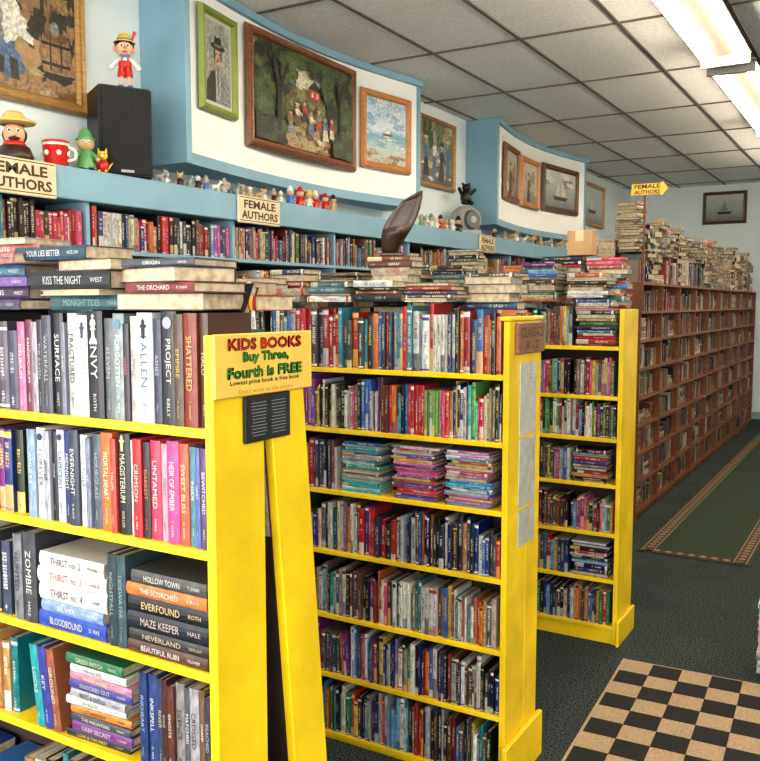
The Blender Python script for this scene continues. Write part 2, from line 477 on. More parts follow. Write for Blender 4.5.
b = MB(); b.box((XW-.1, Y0-.1, -.1), (XR+.1, Y1+.1, 0), carpet()); b.obj('floor')
b = MB(); b.box((XW-.1, Y0-.1, HC), (XR+.1, Y1+.1, HC+.1), tile_mat()); b.obj('ceiling')
M_TBAR = mat('ceiling_t_bar', (.15, .12, .10), .6)
b = MB()
x = -3.3
while x < XR: b.box((x-.011, Y0, HC-.008), (x+.011, Y1, HC+.002), M_TBAR); x += .61
y = -2.1
while y < Y1: b.box((XW, y-.011, HC-.0075), (XR, y+.011, HC+.002), M_TBAR); y += 1.22
b.obj('trim_1')
b = MB(); b.box((XW-.1, Y0, 0), (XW, Y1, HC), M_WALL); b.obj('wall_left')
b = MB(); b.box((XR, Y0, 0), (XR+.1, Y1, HC), M_WALL); b.obj('wall_right')
b = MB(); b.box((XW, Y1, 0), (XR, Y1+.1, HC), M_WALL); b.obj('wall_back')
b = MB()
b.box((XW, Y0-.1, 0), (XR, Y0, .5), M_WALL); b.box((XW, Y0-.1, 2.8), (XR, Y0, HC), M_WALL)
for xx in (XW, -1.3, .9, XR-.15): b.box((xx, Y0-.1, .5), (xx+.15, Y0, 2.8), M_WALL)
b.obj('wall_front')
for i, (a0, a1) in enumerate(((-3.25, -1.3), (-1.15, .9), (1.05, 3.05))):
    b = MB()
    for lo, hi in (((a0, Y0-.08, .5), (a0+.04, Y0-.02, 2.8)), ((a1-.04, Y0-.08, .5), (a1, Y0-.02, 2.8)),
                   ((a0, Y0-.08, .5), (a1, Y0-.02, .54)), ((a0, Y0-.08, 2.76), (a1, Y0-.02, 2.8))):
        b.box(lo, hi, M_MET)
    b.obj('window_%d' % (i+1))
b = MB(); b.box((XR-.02, Y0, 0), (XR, Y1, .1), M_BLUE); b.obj('baseboard_right')
b = MB(); b.box((XW, Y1-.02, 0), (XR, Y1, .1), M_BLUE); b.obj('baseboard_back')

# ------------------------------------------------------------------ bookcases
# The two front yellow units are modelled in a tall-unit template (template floor at z = -0.14)
# and brought to their real 1.55 m height by the parent scale.
X_, Y_, Z_ = V((1, 0, 0)), V((0, 1, 0)), V((0, 0, 1))
KS = .9195; ZF = -.14
def unit_frame(o, dx=0.0):
    o.scale = (KS, KS, KS); o.location = (dx, 0, -ZF*KS); return o
def case(name, x0, x1, y0, dep, H, boards, m=M_YEL, M=None, th=.022, parent=None, zf=0.0):
    b = MB(M)
    b.bbox((x0, y0, zf), (x0+th, y0+dep, H), m, .002); b.bbox((x1-th, y0, zf), (x1, y0+dep, H), m, .002)
    for z in boards:
        b.bbox((x0+th, y0+.001, z-.019), (x1-th, y0+dep-.008, z), m, .002)
    b.box((x0+th, y0+dep-.007, zf), (x1-th, y0+dep, H-.1), M_BACK)
    if boards[-1]-.019 > zf+.005: b.box((x0+th, y0+.012, zf), (x1-th, y0+.03, boards[-1]-.019), m)
    return b.obj(name, parent)

X0U, X1U = -2.45, -1.117
DX1 = .015
# --- first double unit
U1 = unit_frame(empty('yellow_bookcase'), DX1)
bz1 = [1.36, 1.12, .873, .63, .385, .14, -.10]
case('front_case', X0U, X1U, 1.233, .155, 1.54, bz1, parent=U1, zf=ZF)
Mb = Matrix.Translation((0, 1.655, 0)) @ Matrix.Rotation(math.radians(5.4), 4, 'X')  @ Matrix.Translation((X0U+X1U, 0, 0)) @ Matrix.Rotation(math.pi, 4, 'Z')
case('rear_case', X0U, X1U, -.005, .12, 1.54, bz1, M=Mb, parent=U1, zf=ZF+.003)

TH = .022
B = Books()
PAWN = [(-.28,-.5),(.28,-.5),(.24,-.38),(.12,-.3),(.08,.1),(.2,.16),(.1,.24),(.2,.4),(.14,.56),(.04,.62),(.04,.7),(.1,.7),(.1,.76),(.04,.76),(.04,.84),(-.04,.84),(-.04,.76),(-.1,.76),(-.1,.7),(-.04,.7),(-.04,.62),(-.14,.56),(-.2,.4),(-.1,.24),(-.2,.16),(-.08,.1),(-.12,-.3),(-.24,-.38)]
FIG = [(-.1,-.6),(.1,-.6),(.12,-.1),(.25,.0),(.1,.1),(.1,.25),(.0,.38),(-.1,.25),(-.1,.1),(-.25,0),(-.12,-.1)]
DISC = [(.3*math.cos(k*math.pi/8), .3*math.sin(k*math.pi/8)) for k in range(16)]
def titled_row(lst, x_right, y, z, hi=True, art={}):
    """books listed left to right, right-aligned to x_right; returns left x"""
    tot = sum(q[0]+.0006 for q in lst); x = x_right-tot; xl = x
    for q in lst:
        t, h, c, tc_, ti = q
        o = V((x, y+R.uniform(0, .010), z))
        B.book(o, X_, Y_, Z_, t, R.uniform(.12, .135), h, c, tc_, title=ti, hi=hi)
        if ti in art:
            sh, cz, col = art[ti]; B.art(o, X_, Z_, t, h, cz, sh, col)
        x += t+.0006
    return xl
NAVY=(.02,.03,.12); SV=(.38,.38,.38)
row1 = [(.024,.20,(.42,.12,.23),WH,'DELIRIUM'),(.022,.205,(.13,.02,.05),WH,'PANDEMONIUM'),(.018,.20,(.3,.26,.3),BK,'REQUIEM'),(.02,.205,(.02,.02,.03),SV,'THE RAVEN'),
 (.03,.215,(.05,.05,.07),SV,'WATERFALL'),(.034,.22,BK,(.6,.6,.6),'SURFACE'),(.012,.2,(.15,.16,.2),WH,'IF ONLY'),(.03,.22,(.42,.42,.4),BK,'FRACTURED'),(.036,.215,WH,(.3,.3,.34),'SELECTED'),
 (.046,.225,BK,WH,'ENVY'),(.026,.21,(.08,.09,.10),SV,'ELEVEN'),(.032,.22,(.2,.24,.24),WH,'FORGOTTEN'),(.016,.2,(.03,.02,.03),(.5,.1,.1),'EMBER'),
 (.02,.215,(.4,.38,.35),(.3,.1,.1),'GLIMPSE'),(.042,.222,(.55,.56,.57),(.10,.12,.16),'FALLEN'),(.020,.21,(.03,.035,.07),(.4,.4,.5),'ASHES'),
 (.040,.225,(.02,.02,.025),WH,'PROJECT'),(.024,.22,(.07,.04,.025),(.5,.34,.1),'EMPIRE'),(.034,.222,(.17,.025,.012),(.65,.36,.13),'SHATTERED'),(.022,.222,(.06,.027,.018),(.5,.42,.25),'HALO')]
xl = titled_row(row1, X1U-TH-.002, 1.238, 1.36, art={'ENVY': (PAWN, .80, WH), 'SELECTED': (FIG, .88, (.05,.06,.1)), 'FORGOTTEN': (DISC, .9, (.1,.2,.3)), 'FALLEN': (FIG, .88, BK), 'PROJECT': (DISC, .9, (.3,.3,.35))})
upright_row(B, V((X0U+TH, 1.238, 1.36)), X_, Y_, xl-X0U-TH-.005, (.2, .22), (.02, .04), (.12, .135), P_DARK, hi=True, lean=0)
row2 = [(.026,.2,(.2,.27,.4),WH,'AMULET'),(.028,.205,WH,NAVY,'FOREVER'),(.02,.2,(.32,.32,.36),BK,'SHIVER'),(.016,.2,BK,SV,'GONE'),(.024,.205,(.45,.48,.52),NAVY,'CRESCENT'),
 (.022,.205,NAVY,WH,'MIDNIGHT'),(.03,.21,(.03,.04,.07),WH,'EVERNIGHT'),(.022,.2,WH,(.1,.1,.4),'LINGER'),(.014,.195,(.15,.17,.24),WH,'ICE'),(.026,.205,(.07,.08,.11),SV,'HOURGLASS'),
 (.034,.21,(.72,.13,.02),WH,'MORTAL HEART'),(.016,.2,(.42,.05,.03),WH,'TALON'),(.036,.212,BK,(.6,.55,.4),'MAGISTERIUM'),(.012,.2,WH,BK,'CHOSEN'),
 (.024,.205,(.48,.012,.02),WH,'CRIMSON'),(.020,.2,(.03,.02,.02),(.65,.22,.07),'DARKEST'),(.028,.205,(.58,.03,.08),WH,'UNTAMED'),(.018,.2,(.5,.25,.3),(.4,.05,.1),'HEIST'),
 (.032,.208,(.58,.05,.2),WH,'HEIR OF EMBER'),(.024,.205,(.56,.08,.035),(.7,.6,.35),'SWEET BLISS'),(.018,.2,(.06,.18,.22),WH,'INSIDE'),(.012,.2,(.08,.11,.3),WH,'DIARY'),(.020,.2,(.10,.05,.12),WH,'BEWITCHED')]
xl = titled_row(row2, X1U-TH-.004, 1.238, 1.12, art={'FOREVER': (DISC, .9, NAVY), 'MAGISTERIUM': (FIG, .93, (.5,.4,.2)), 'CRESCENT': (DISC, .92, NAVY)})
upright_row(B, V((X0U+TH, 1.238, 1.12)), X_, Y_, xl-X0U-TH-.005, (.18, .21), (.02, .035), (.12, .135), P_MIX, hi=True, lean=0)
def titled_stack(lst, x, y, z, h=.21, dp=.13, A=X_, D=Y_):
    for q in lst:
        t, c, tc_, ti, off, th = q[:6]; hh = q[6] if len(q) > 6 else h; yo = q[7] if len(q) > 7 else 0
        a2 = A*math.cos(th)+D*math.sin(th); d2 = D*math.cos(th)-A*math.sin(th)
        o = V((x+off, y+yo, z))
        if ti is None:   # fore-edge outwards
            B.book(o+a2*hh+d2*dp, Z_, -d2, -a2, t, dp, hh, c, tc_, title='', hi=True)
        else:
            B.book(o, Z_, d2, a2, t, dp, hh, c, tc_, title=ti, hi=True, orient='h')
        z += t+.0006
    return z
z3 = .873
x = X1U-TH-.232
titled_stack([(.026,(.08,.035,.025),WH,'BEAUTIFUL RUIN',.0,0),(.024,(.03,.03,.03),(.5,.4,.25),'NEVERLAND',.005,0),(.036,(.02,.02,.03),(.5,.38,.33),'MAZE KEEPER',.0,0.01),
   (.034,(.015,.015,.02),(.62,.45,.2),'EVERFOUND',.004,0),(.026,(.5,.15,.04),WH,'THE SCORCHED',.0,0),(.028,(.07,.067,.064),WH,'HOLLOW TOWN',.015,0,.207)], x, 1.24, z3, .222)
for i, (t, c, ti) in enumerate(((.026,(.025,.04,.05),'NIGHTFALL'),(.026,(.04,.07,.08),'TIDEWATER'))):
    B.book(V((x-.058+i*.027, 1.24, z3)), X_, Y_, Z_, t, .13, .2, c, (.25,.33,.33), title=ti, hi=True)
x2 = x-.062-.222
titled_stack([(.036,(.02,.06,.34),WH,'BLOODBOUND',.0,0),(.026,(.2,.28,.42),WH,'SILVER',.01,0,.2),(.038,WH,BK,'THIRST no. 4',.004,0),(.036,WH,(.3,.02,.02),'THIRST no. 3',.0,0.02),(.034,(.6,.58,.54),BK,'THIRST no. 2',.008,0,.208)], x2, 1.24, z3, .218)
B.book(V((x2-.05, 1.238, z3)), X_, Y_, Z_, .044, .13, .21, (.05,.05,.06), (.6,.6,.55), title='ZOMBIE', hi=True)
B.book(V((x2-.085, 1.238, z3)), X_, Y_, Z_, .03, .13, .2, (.16,.16,.18), BK, title='HUNTED', hi=True)
upright_row(B, V((X0U+TH, 1.238, z3)), X_, Y_, x2-.09-X0U-TH, (.18, .21), (.02, .035), (.12, .135), P_DARK, hi=True, lean=0)
z4 = .63
xl = titled_row([(.022,.2,(.02,.04,.13),(.3,.38,.5),'INKHEART'),(.024,.2,(.03,.05,.16),WH,'INKSPELL'),(.020,.195,(.03,.05,.10),(.5,.4,.2),'RIVER'),(.014,.2,(.06,.02,.02),SV,'BONE'),(.018,.19,(.10,.03,.02),WH,'GHOSTS'),
  (.024,.2,(.2,.18,.17),BK,'SILENCE'),(.018,.195,(.08,.08,.10),WH,'MATCHED'),(.024,.2,(.28,.26,.28),BK,'CROSSED'),(.014,.2,(.15,.08,.04),WH,'SWAMP'),(.018,.19,(.04,.04,.05),SV,'REACHED')], X1U-TH-.004, 1.238, z4)
cols = [(.02,.02,.03),(.14,.035,.18),(.05,.06,.08),(.5,.18,.035),WH,(.3,.3,.32),(.06,.06,.22),(.42,.18,.25),WH,(.03,.14,.07)]
tts = ['LOVE & THE FIRST','DEEP SECRET','THE HAUNTING','STARDUST','ANGUS','BOYS & SNOGS','KNOCKED OUT','WAVE HOPE','PRINCESS','GREEN WITCH']
titled_stack([(R.uniform(.014,.024), c, tcol_for(c), t, R.uniform(0,.02), R.uniform(-.03,.06), R.uniform(.17,.2)) for c, t in zip(cols, tts)], xl-.235, 1.245, z4, .2)
for i, c in enumerate(((.02,.25,.27),(.04,.04,.24),(.24,.08,.04))):
    th=.12; B.book(V((xl-.33+i*.028, 1.24, z4)), X_*math.cos(th)+Z_*math.sin(th), Y_, Z_*math.cos(th)-X_*math.sin(th), .026, .13, .19, c, WH, title=('LOCKE','KEY','GROUND')[i], hi=True)
upright_row(B, V((X0U+TH, 1.238, z4)), X_, Y_, xl-.40-X0U-TH, (.17, .2), (.015, .03), (.12, .135), P_MIX, hi=True, lean=0)
for z in (.385, .14, -.10):
    upright_row(B, V((X0U+TH, 1.238, z)), X_, Y_, X1U-X0U-2*TH, (.17, .205), (.013, .03), (.12, .135), P_MIX, hi=True, lean=.1, flat=.2)
zt = 1.587
titled_stack([(.022,(.06,.05,.10),(.5,.45,.33),'HALF BLOOD',.0,-.06),(.028,(.05,.03,.06),WH,'QUEENS',.02,.08,.19),(.02,(.15,.08,.26),WH,'ALICE',.01,0),(.028,(.05,.12,.19),WH,'QUEEN OF AIR',-.02,.16,.2),(.022,(.34,.15,.14),BK,'LEGACY',.04,-.12,.17),(.02,(.42,.14,.12),WH,'ELITE',.06,.2,.17),(.014,(.3,.3,.28),BK,None,.02,.05,.19)], -1.86, 1.225, zt, .215)
titled_stack([(.030,(.03,.07,.08),(.16,.33,.33),'MIDNIGHT TIDES',.03,.10,.21),(.012,CR,BK,None,.0,-.08,.2),(.038,BK,(.5,.5,.5),'KISS THE NIGHT',-.01,.05,.235,-.02),(.024,(.12,.07,.05),BK,None,.03,-.15,.2,.02),(.028,(.02,.05,.08),WH,'YOUR LIES BETTER',-.07,.02,.22,-.01)], -1.61, 1.24, zt, .235, .14)
titled_stack([(.034,(.05,.04,.04),BK,None,.0,0.12,.215),(.020,(.16,.03,.03),WH,'THE ORCHARD',.03,-.04,.19),(.030,(.04,.05,.08),BK,None,-.02,-.22,.2,.03),(.016,(.05,.05,.06),WH,'ORIGIN',.02,.10,.18)], -1.375, 1.235, zt, .215, .15)
zb = 1.585
for xx in (-2.3, -2.05, -1.8, -1.55, -1.34):
    flat_stack(B, V((xx, 1.40, zb)), X_, Y_, R.uniform(.06, .15), .22, P_TAN, .14, hi=True, rev=.4, jitter=.2)
th = math.radians(62)
B.book(V((-1.385, 1.395, 1.545)), Y_*math.sin(th)*-1+Z_*math.cos(th), Y_*math.cos(th)+Z_*math.sin(th), X_, .02, .10, .215, (.02,.015,.02), WH, plain=True, hi=True)
B.obj('shelved_books', U1)
BR = Books(Mb)
for z in bz1:
    upright_row(BR, V((X0U+TH, .003, z)), X_, Y_, X1U-X0U-2*TH, (.17, .20), (.015, .035), (.09, .10), P_MIX, lean=0)
BR.obj('rear_books', U1)

# --- sign on the end of the first unit
b = MB()
b.bbox((-1.1165, 1.229, 1.418), (-1.1075, 1.545, 1.542), M_YSIGN, .002)
YX, GR, RD, BI = -1.1068, mat('sign_green', (.04,.22,.03), .6), mat('sign_red', (.46,.02,.01), .6), mat('sign_black', (.01,.01,.01), .6)
def sign_text(b, tx, cy, cz, L, H, m, x=YX, bold=.015):
    pts, fs = text_pts(tx, (x, cy, cz), Y_, Z_, L, H, 1.4, bold); b.add(pts, fs, m)
def outlined(b, tx, cz, L, H, m):
    for dy, dz in ((-.0014,0),(.0014,0),(0,.0014),(0,-.0014),(.001,.001),(-.001,-.001)):
        sign_text(b, tx, 1.385+dy, cz+dz, L, H, BI, YX, .02)
    sign_text(b, tx, 1.385, cz, L, H, m, YX+.0005, .006)
outlined(b, 'KIDS BOOKS', 1.521, .24, .022, RD)
outlined(b, 'Buy Three,', 1.493, .19, .023, GR)
outlined(b, 'Fourth is FREE', 1.465, .26, .021, GR)
sign_text(b, 'Lowest price book is free book', 1.385, 1.445, .28, .012, BI)
sign_text(b, "Don't write on the covers", 1.385, 1.428, .2, .009, mat('sign_faint', (.45,.22,.05), .6))
unit_frame(b.obj('kids_books_sign'), DX1)
b = MB(); b.bbox((-1.1165, 1.318, 1.322), (-1.108, 1.465, 1.416), mat('black_poster', (.012,.012,.014), .5), .001)
for cy in (1.36, 1.425):
    for k in range(11):
        w = R.uniform(.018, .026)
        b.poly([(-1.1074, cy-w, 1.402-k*.0066), (-1.1074, cy+w, 1.402-k*.0066), (-1.1074, cy+w, 1.4009-k*.0066), (-1.1074, cy-w, 1.4009-k*.0066)], M_GREY)
unit_frame(b.obj('black_notice_poster'), DX1)

# --- second double unit
U2 = unit_frame(empty('yellow_bookcase'))
bz2 = [1.355, 1.12, .878, .636, .377, .135, -.105]
case('front_case', X0U, X1U, 2.744, .18, 1.54, bz2, parent=U2, zf=ZF)
M2 = Matrix.Translation((X0U+X1U, 3.056, 0)) @ Matrix.Rotation(math.pi, 4, 'Z')
case('rear_case', X0U, X1U, 0, .13, 1.54, bz2, M=M2, parent=U2, zf=ZF)
b = MB(); b.bbox((X1U, 2.715, ZF), (X1U+.02, 3.08, .035), M_YEL, .003)
b.bbox((X1U-.035, 2.738, 1.541), (X1U+.006, 3.06, 1.556), M_YEL, .003)
b.obj('kick_board', U2)
B = Books(); LI = X1U-X0U-2*TH; yb = 2.75
upright_row(B, V((X0U+TH, yb, 1.355)), X_, Y_, LI-.004, (.20, .25), (.010, .028), (.13, .16), [(.5,.02,.02),BK,BK,WH,(.03,.12,.3),(.42,.33,.25),(.03,.04,.1),(.35,.02,.02),(.05,.24,.3),(.55,.17,.05),(.2,.32,.4),(.08,.08,.08)], hi=True, lean=.3)
upright_row(B, V((X0U+TH, yb, 1.12)), X_, Y_, LI-.004, (.15, .205), (.005, .015), (.12, .15), P_BRIGHT+P_MIX, hi=True, lean=.2)
upright_row(B, V((X0U+TH, yb, .878)), X_, Y_, .60, (.155, .2), (.008, .02), (.12, .15), P_MIX, hi=True, lean=.1)
xx = X0U+TH+.615
PT = [(.04,.33,.35),(.05,.36,.39),(.07,.34,.4),WH,(.16,.4,.4),(.03,.1,.3),(.34,.34,.36)]; PP = [(.58,.07,.24),(.58,.15,.32),(.3,.07,.3),WH,(.06,.3,.4),(.48,.05,.07),(.08,.08,.3)]; PB = [(.05,.2,.42),(.12,.3,.46),WH,WH,(.38,.17,.38),(.08,.33,.38),(.42,.08,.08)]
for pal in (PT, PP, PB):
    flat_stack(B, V((xx, yb, .878)), X_, Y_, .205, .208, pal+[(.56,.44,.1)], .14, hi=True, jitter=.02, rev=.12, tr=(.006, .013)); xx += .222
for z, pal, tr in ((.636, P_DARK+P_MIX, (.008, .022)), (.377, P_MIX+P_TAN, (.007, .018)), (.135, P_DARK+P_MIX, (.007, .019)), (-.105, P_DARK+P_MIX, (.007, .018))):
    upright_row(B, V((X0U+TH, yb, z)), X_, Y_, LI-.004, (.15, .205), tr, (.12, .15), pal, hi=True, lean=.25)
xx = X0U+.05
while xx < X1U-.24:
    w = flat_stack(B, V((xx, 2.755, 1.607)), X_, Y_, R.uniform(.05, .14), .22, P_TAN+[WH, CR], .15, hi=True, rev=.3, jitter=.16, tr=(.008, .03))
    xx += w+.01
for xx, hh in ((-2.3, .2), (-2.05, .17), (-1.38, .15)):
    flat_stack(B, V((xx, 2.93, 1.565)), X_, Y_, hh, .22, P_TAN, .13, hi=True, rev=.35, jitter=.12)
n0 = len(B.v)
flat_stack(B, V((-1.80, 2.93, 1.565)), X_, Y_, .235, .22, P_TAN, .13, hi=True, rev=.3, jitter=.0)
ztop = max(v[2] for v in B.v[n0:])
B.obj('shelved_books', U2)
B = Books(M2)
for z in bz2: upright_row(B, V((X0U+TH, .005, z)), X_, Y_, LI-.004, (.17, .203), (.012, .03), (.10, .115), P_MIX, lean=0)
B.obj('rear_books', U2)
b = MB(); b.bbox((X1U+.0005, 2.79, 1.425), (X1U+.016, 3.05, 1.535), wood('brown_sign_wood', (.14,.06,.03), (.26,.12,.06)), .003)
sign_text(b, 'CLASSICS', 2.92, 1.50, .22, .035, M_INK, X1U+.0166); sign_text(b, 'A - Z', 2.92, 1.455, .14, .03, M_INK, X1U+.0166)
unit_frame(b.obj('classics_sign'))
b = MB(); ps = mat('plastic_sleeve_paper', (.48,.47,.40), .25, noise=.2, nscale=30)
for z0_, z1_ in ((1.13, 1.39), (.87, 1.12), (.73, .86)):
    b.bbox((X1U+.0005, 2.84, z0_), (X1U+.004, 3.0, z1_), ps, .001)
    for k in range(int((z1_-z0_)/.014)-2):
        w = R.uniform(.04, .065); zz = z1_-.02-k*.014
        b.poly([(X1U+.0046, 2.852, zz), (X1U+.0046, 2.852+2*w, zz), (X1U+.0046, 2.852+2*w, zz-.003), (X1U+.0046, 2.852, zz-.003)], M_GREY)
unit_frame(b.obj('paper_notice'))

# --- third unit
U3 = empty('yellow_bookcase')
bz3 = [1.404, 1.174, .978, .762, .53, .31, .087]
X3 = -1.045; X30 = -2.35
case('front_case', X30, X3, 3.93, .15, 1.575, bz3, parent=U3)
M3 = Matrix.Translation((X30+X3, 4.18, 0)) @ Matrix.Rotation(math.pi, 4, 'Z')
case('rear_case', X30, X3, 0, .10, 1.575, bz3, M=M3, parent=U3)
b = MB(); b.bbox((X3, 3.91, 0), (X3+.014, 4.20, .12), M_YEL, .003); b.obj('kick_board', U3)
B = Books(); L3 = X3-X30-2*TH; yb = 3.936
for i, z in enumerate(bz3):
    upright_row(B, V((X30+TH, yb, z)), X_, Y_, L3-.22, (.14, .175 if i else .2), (.007, .018), (.11, .132), [P_MIX, P_BRIGHT+P_MIX, [(.04,.2,.07),(.25,.03,.03),(.08,.24,.1),WH,(.03,.1,.04),BK], P_MIX, P_DARK, P_MIX, P_MIX][i], lean=.8 if i == 2 else .2)
    xo = X3-TH-.215
    if i in (0, 3, 5): flat_stack(B, V((xo, yb, z)), X_, Y_, .17 if i else .22, .205, P_MIX, .12, jitter=.02, rev=.15, hi=True, tr=(.008, .022))
    else: upright_row(B, V((xo, yb, z)), X_, Y_, .21, (.14, .175), (.007, .018), (.11, .132), P_MIX, lean=0)
for xx, z0_, hh in ((-2.3, 1.61, .15), (-2.05, 1.61, .2), (-1.8, 1.61, .12), (-1.56, 1.61, .19), (-1.33, 1.628, .12)):
    flat_stack(B, V((xx, yb, z0_)), X_, Y_, hh, .215, P_TAN+P_MIX, .14, hi=True, rev=.2, tr=(.008, .026), jitter=.12)
for xx, hh in ((-2.3, .25), (-2.02, .3), (-1.72, .22), (-1.5, .25), (-1.28, .25)):
    flat_stack(B, V((xx, 4.08, 1.58)), X_, Y_, hh, .21, P_TAN+P_MIX, .10, hi=True, rev=.2, tr=(.008, .026))
B.obj('shelved_books', U3)
B = Books(M3)
for z in bz3: upright_row(B, V((X30+TH, .005, z)), X_, Y_, L3-.004, (.15, .175), (.012, .03), (.07, .085), P_MIX, lean=0)
B.obj('rear_books', U3)
b = MB(); b.bbox((-1.37, 4.08, 1.832), (-1.25, 4.17, 1.95), M_CARD, .003); b.box((-1.33, 4.079, 1.90), (-1.29, 4.14, 1.952), mat('packing_tape', (.6,.45,.25), .3)); b.obj('cardboard_box')

# --- long brown bookcase in the back
BX, BY0, BY1, BD = -1.57, 6.35, 12.4, .34
bzb = [.06+.212*i for i in range(9)]
b = MB()
n = 9; step = (BY1-BY0)/n
for i in range(n+1):
    y = BY0+i*step; b.box((BX-BD, y-.011, 0), (BX, y+.011, bzb[-1]), M_BWOOD)
for z in bzb: b.box((BX-BD, BY0-.012, z-.018), (BX+.004, BY1+.012, z), M_BWOOD)
b.box((BX-BD-.008, BY0, 0), (BX-BD, BY1, bzb[-1]), M_BACK)
b.box((BX-.03, BY0, 0), (BX-.015, BY1, .042), M_BWOOD)
U4 = empty('brown_bookcase')
b.obj('frame', U4)
B = Books()
for z in bzb[:-1]:
    for i in range(n):
        upright_row(B, V((BX-.03, BY0+i*step+.013, z)), Y_, -X_, step-.03, (.12, .18), (.012, .034), (.13, .2), P_BROWN, lean=.25, flat=.15)
z = bzb[-1]
y = BY0
while y < BY1-.25:
    near = max(0, 1-(y-BY0)/2.0)
    hmx = R.uniform(.26, .50)+.16*near
    if y < BY0+.1: hmx = .6
    q = R.random()
    if q < .3:
        upright_row(B, V((BX-.02, y, z)), Y_, -X_, .24, (.16, .22), (.014, .035), (.13, .2), P_TAN+P_BROWN, lean=0); w = .24
        flat_stack(B, V((BX-.02, y+.02, z+.221)), Y_, -X_, hmx-.22, .2, P_BROWN+P_TAN, .16, rev=.2, hi=True, jitter=.3)
    elif q < .65:
        w = flat_stack(B, V((BX-.02, y, z)), Y_, -X_, hmx, .23, P_TAN+P_BROWN, .17, rev=.12, jitter=.3, hi=True, tr=(.014, .045))
    else:   # stack turned with its spines to the shop front
        flat_stack(B, V((BX-.21, y, z)), X_, Y_, hmx, .2, P_TAN+P_BROWN, .15, rev=.12, jitter=.25, hi=True, tr=(.014, .045)); w = .16
    flat_stack(B, V((BX-.2, y, z)), Y_, -X_, R.uniform(.3, .6), .18, P_BROWN+P_TAN, .13, rev=.3, jitter=.1)
    y += w+.02
B.obj('shelved_books', U4)

# --- bookcase along the left wall with ledge on top
WX = -3.1; WY0, WY1 = .7, 12.6
bzw = [.1, .35, .6, .85, 1.1, 1.35, 1.6, 1.845]
b = MB(); n = 12; step = (WY1-WY0)/n
for i in range(n+1):
    y = WY0+i*step; b.box((XW+.012, y-.01, 0), (WX-.01, y+.01, 2.05), M_BLUE)
for z in bzw: b.box((XW+.012, WY0, z-.018), (WX+.002, WY1, z), M_BLUE)
b.box((XW+.002, WY0, 0), (XW+.012, WY1, 2.05), M_BACK)
U5 = empty('wall_bookcase'); b.obj('frame', U5)
b = MB(); b.bbox((XW+.005, WY0-.02, 2.05), (WX+.02, WY1+.02, 2.19), M_BLUE, .004); b.obj('ledge', U5)
B = Books()
for z in bzw:
    for i in range(n):
        y = WY0+i*step
        pal = P_BRIGHT+P_MIX if i in (2,) else ([(.02,.17,.19),BK,BK,(.38,.03,.05),(.45,.07,.13),WH] if (i == 1) else P_MIX+P_TAN)
        upright_row(B, V((WX-.01, y+.013, z)), Y_, -X_, step-.028, (.14, .195), (.010, .027), (.13, .2), pal, lean=.1, flat=.06)
B.obj('shelved_books', U5)

# ------------------------------------------------------------------ curved wall panels
def pelmet(name, ya, yb, x_out=-3.1, rec=.15, z0=2.31, z1=3.245):
    b = MB(); n = 28
    def X(s, off=0): return x_out - rec*math.sin(math.pi*s) + off
    pts = [(X(i/n), ya+(yb-ya)*i/n) for i in range(n+1)]
    fr = []
    for x, y in pts: fr += [(x, y, z0), (x, y, z1)]
    b.add(fr, [(2*i, 2*i+2, 2*i+3, 2*i+1) for i in range(n)], M_WHITE)
    bk = [(x, y, z0) for x, y in pts]+[(XW+.002, yb, z0), (XW+.002, ya, z0)]
    b.poly(bk, M_BLUE)
    b.poly([(XW+.002, ya, z0), (pts[0][0], ya, z0), (pts[0][0], ya, z1), (XW+.002, ya, z1)], M_BLUE)
    b.poly([(XW+.002, yb, z0), (pts[-1][0], yb, z0), (pts[-1][0], yb, z1), (XW+.002, yb, z1)], M_BLUE)
    def band(za, zb, off):
        vs = []
        for x, y in pts: vs += [(x, y, za), (x+off, y, za), (x+off, y, zb), (x, y, zb)]
        fs = []
        for i in range(n):
            k = 4*i
            for j in range(4): fs.append((k+j, k+4+j, k+4+(j+1) % 4, k+(j+1) % 4))
        fs += [(0, 1, 2, 3), (4*n, 4*n+1, 4*n+2, 4*n+3)]
        b.add(vs, fs, M_BLUE)
    band(z0-.002, z0+.055, .012); band(z1-.045, z1, .03)
    for yy in (ya, yb-.035):
        s = (yy-ya)/(yb-ya); b.box((X(s)-.004, yy-.002, z0), (X(s)+.013, yy+.037, z1), M_BLUE)
    b.obj(name)
    return lambda y: X((y-ya)/(yb-ya))
XA = pelmet('trim_2', 3.3, 5.8)
XB = pelmet('trim_3', 7.25, 9.85)

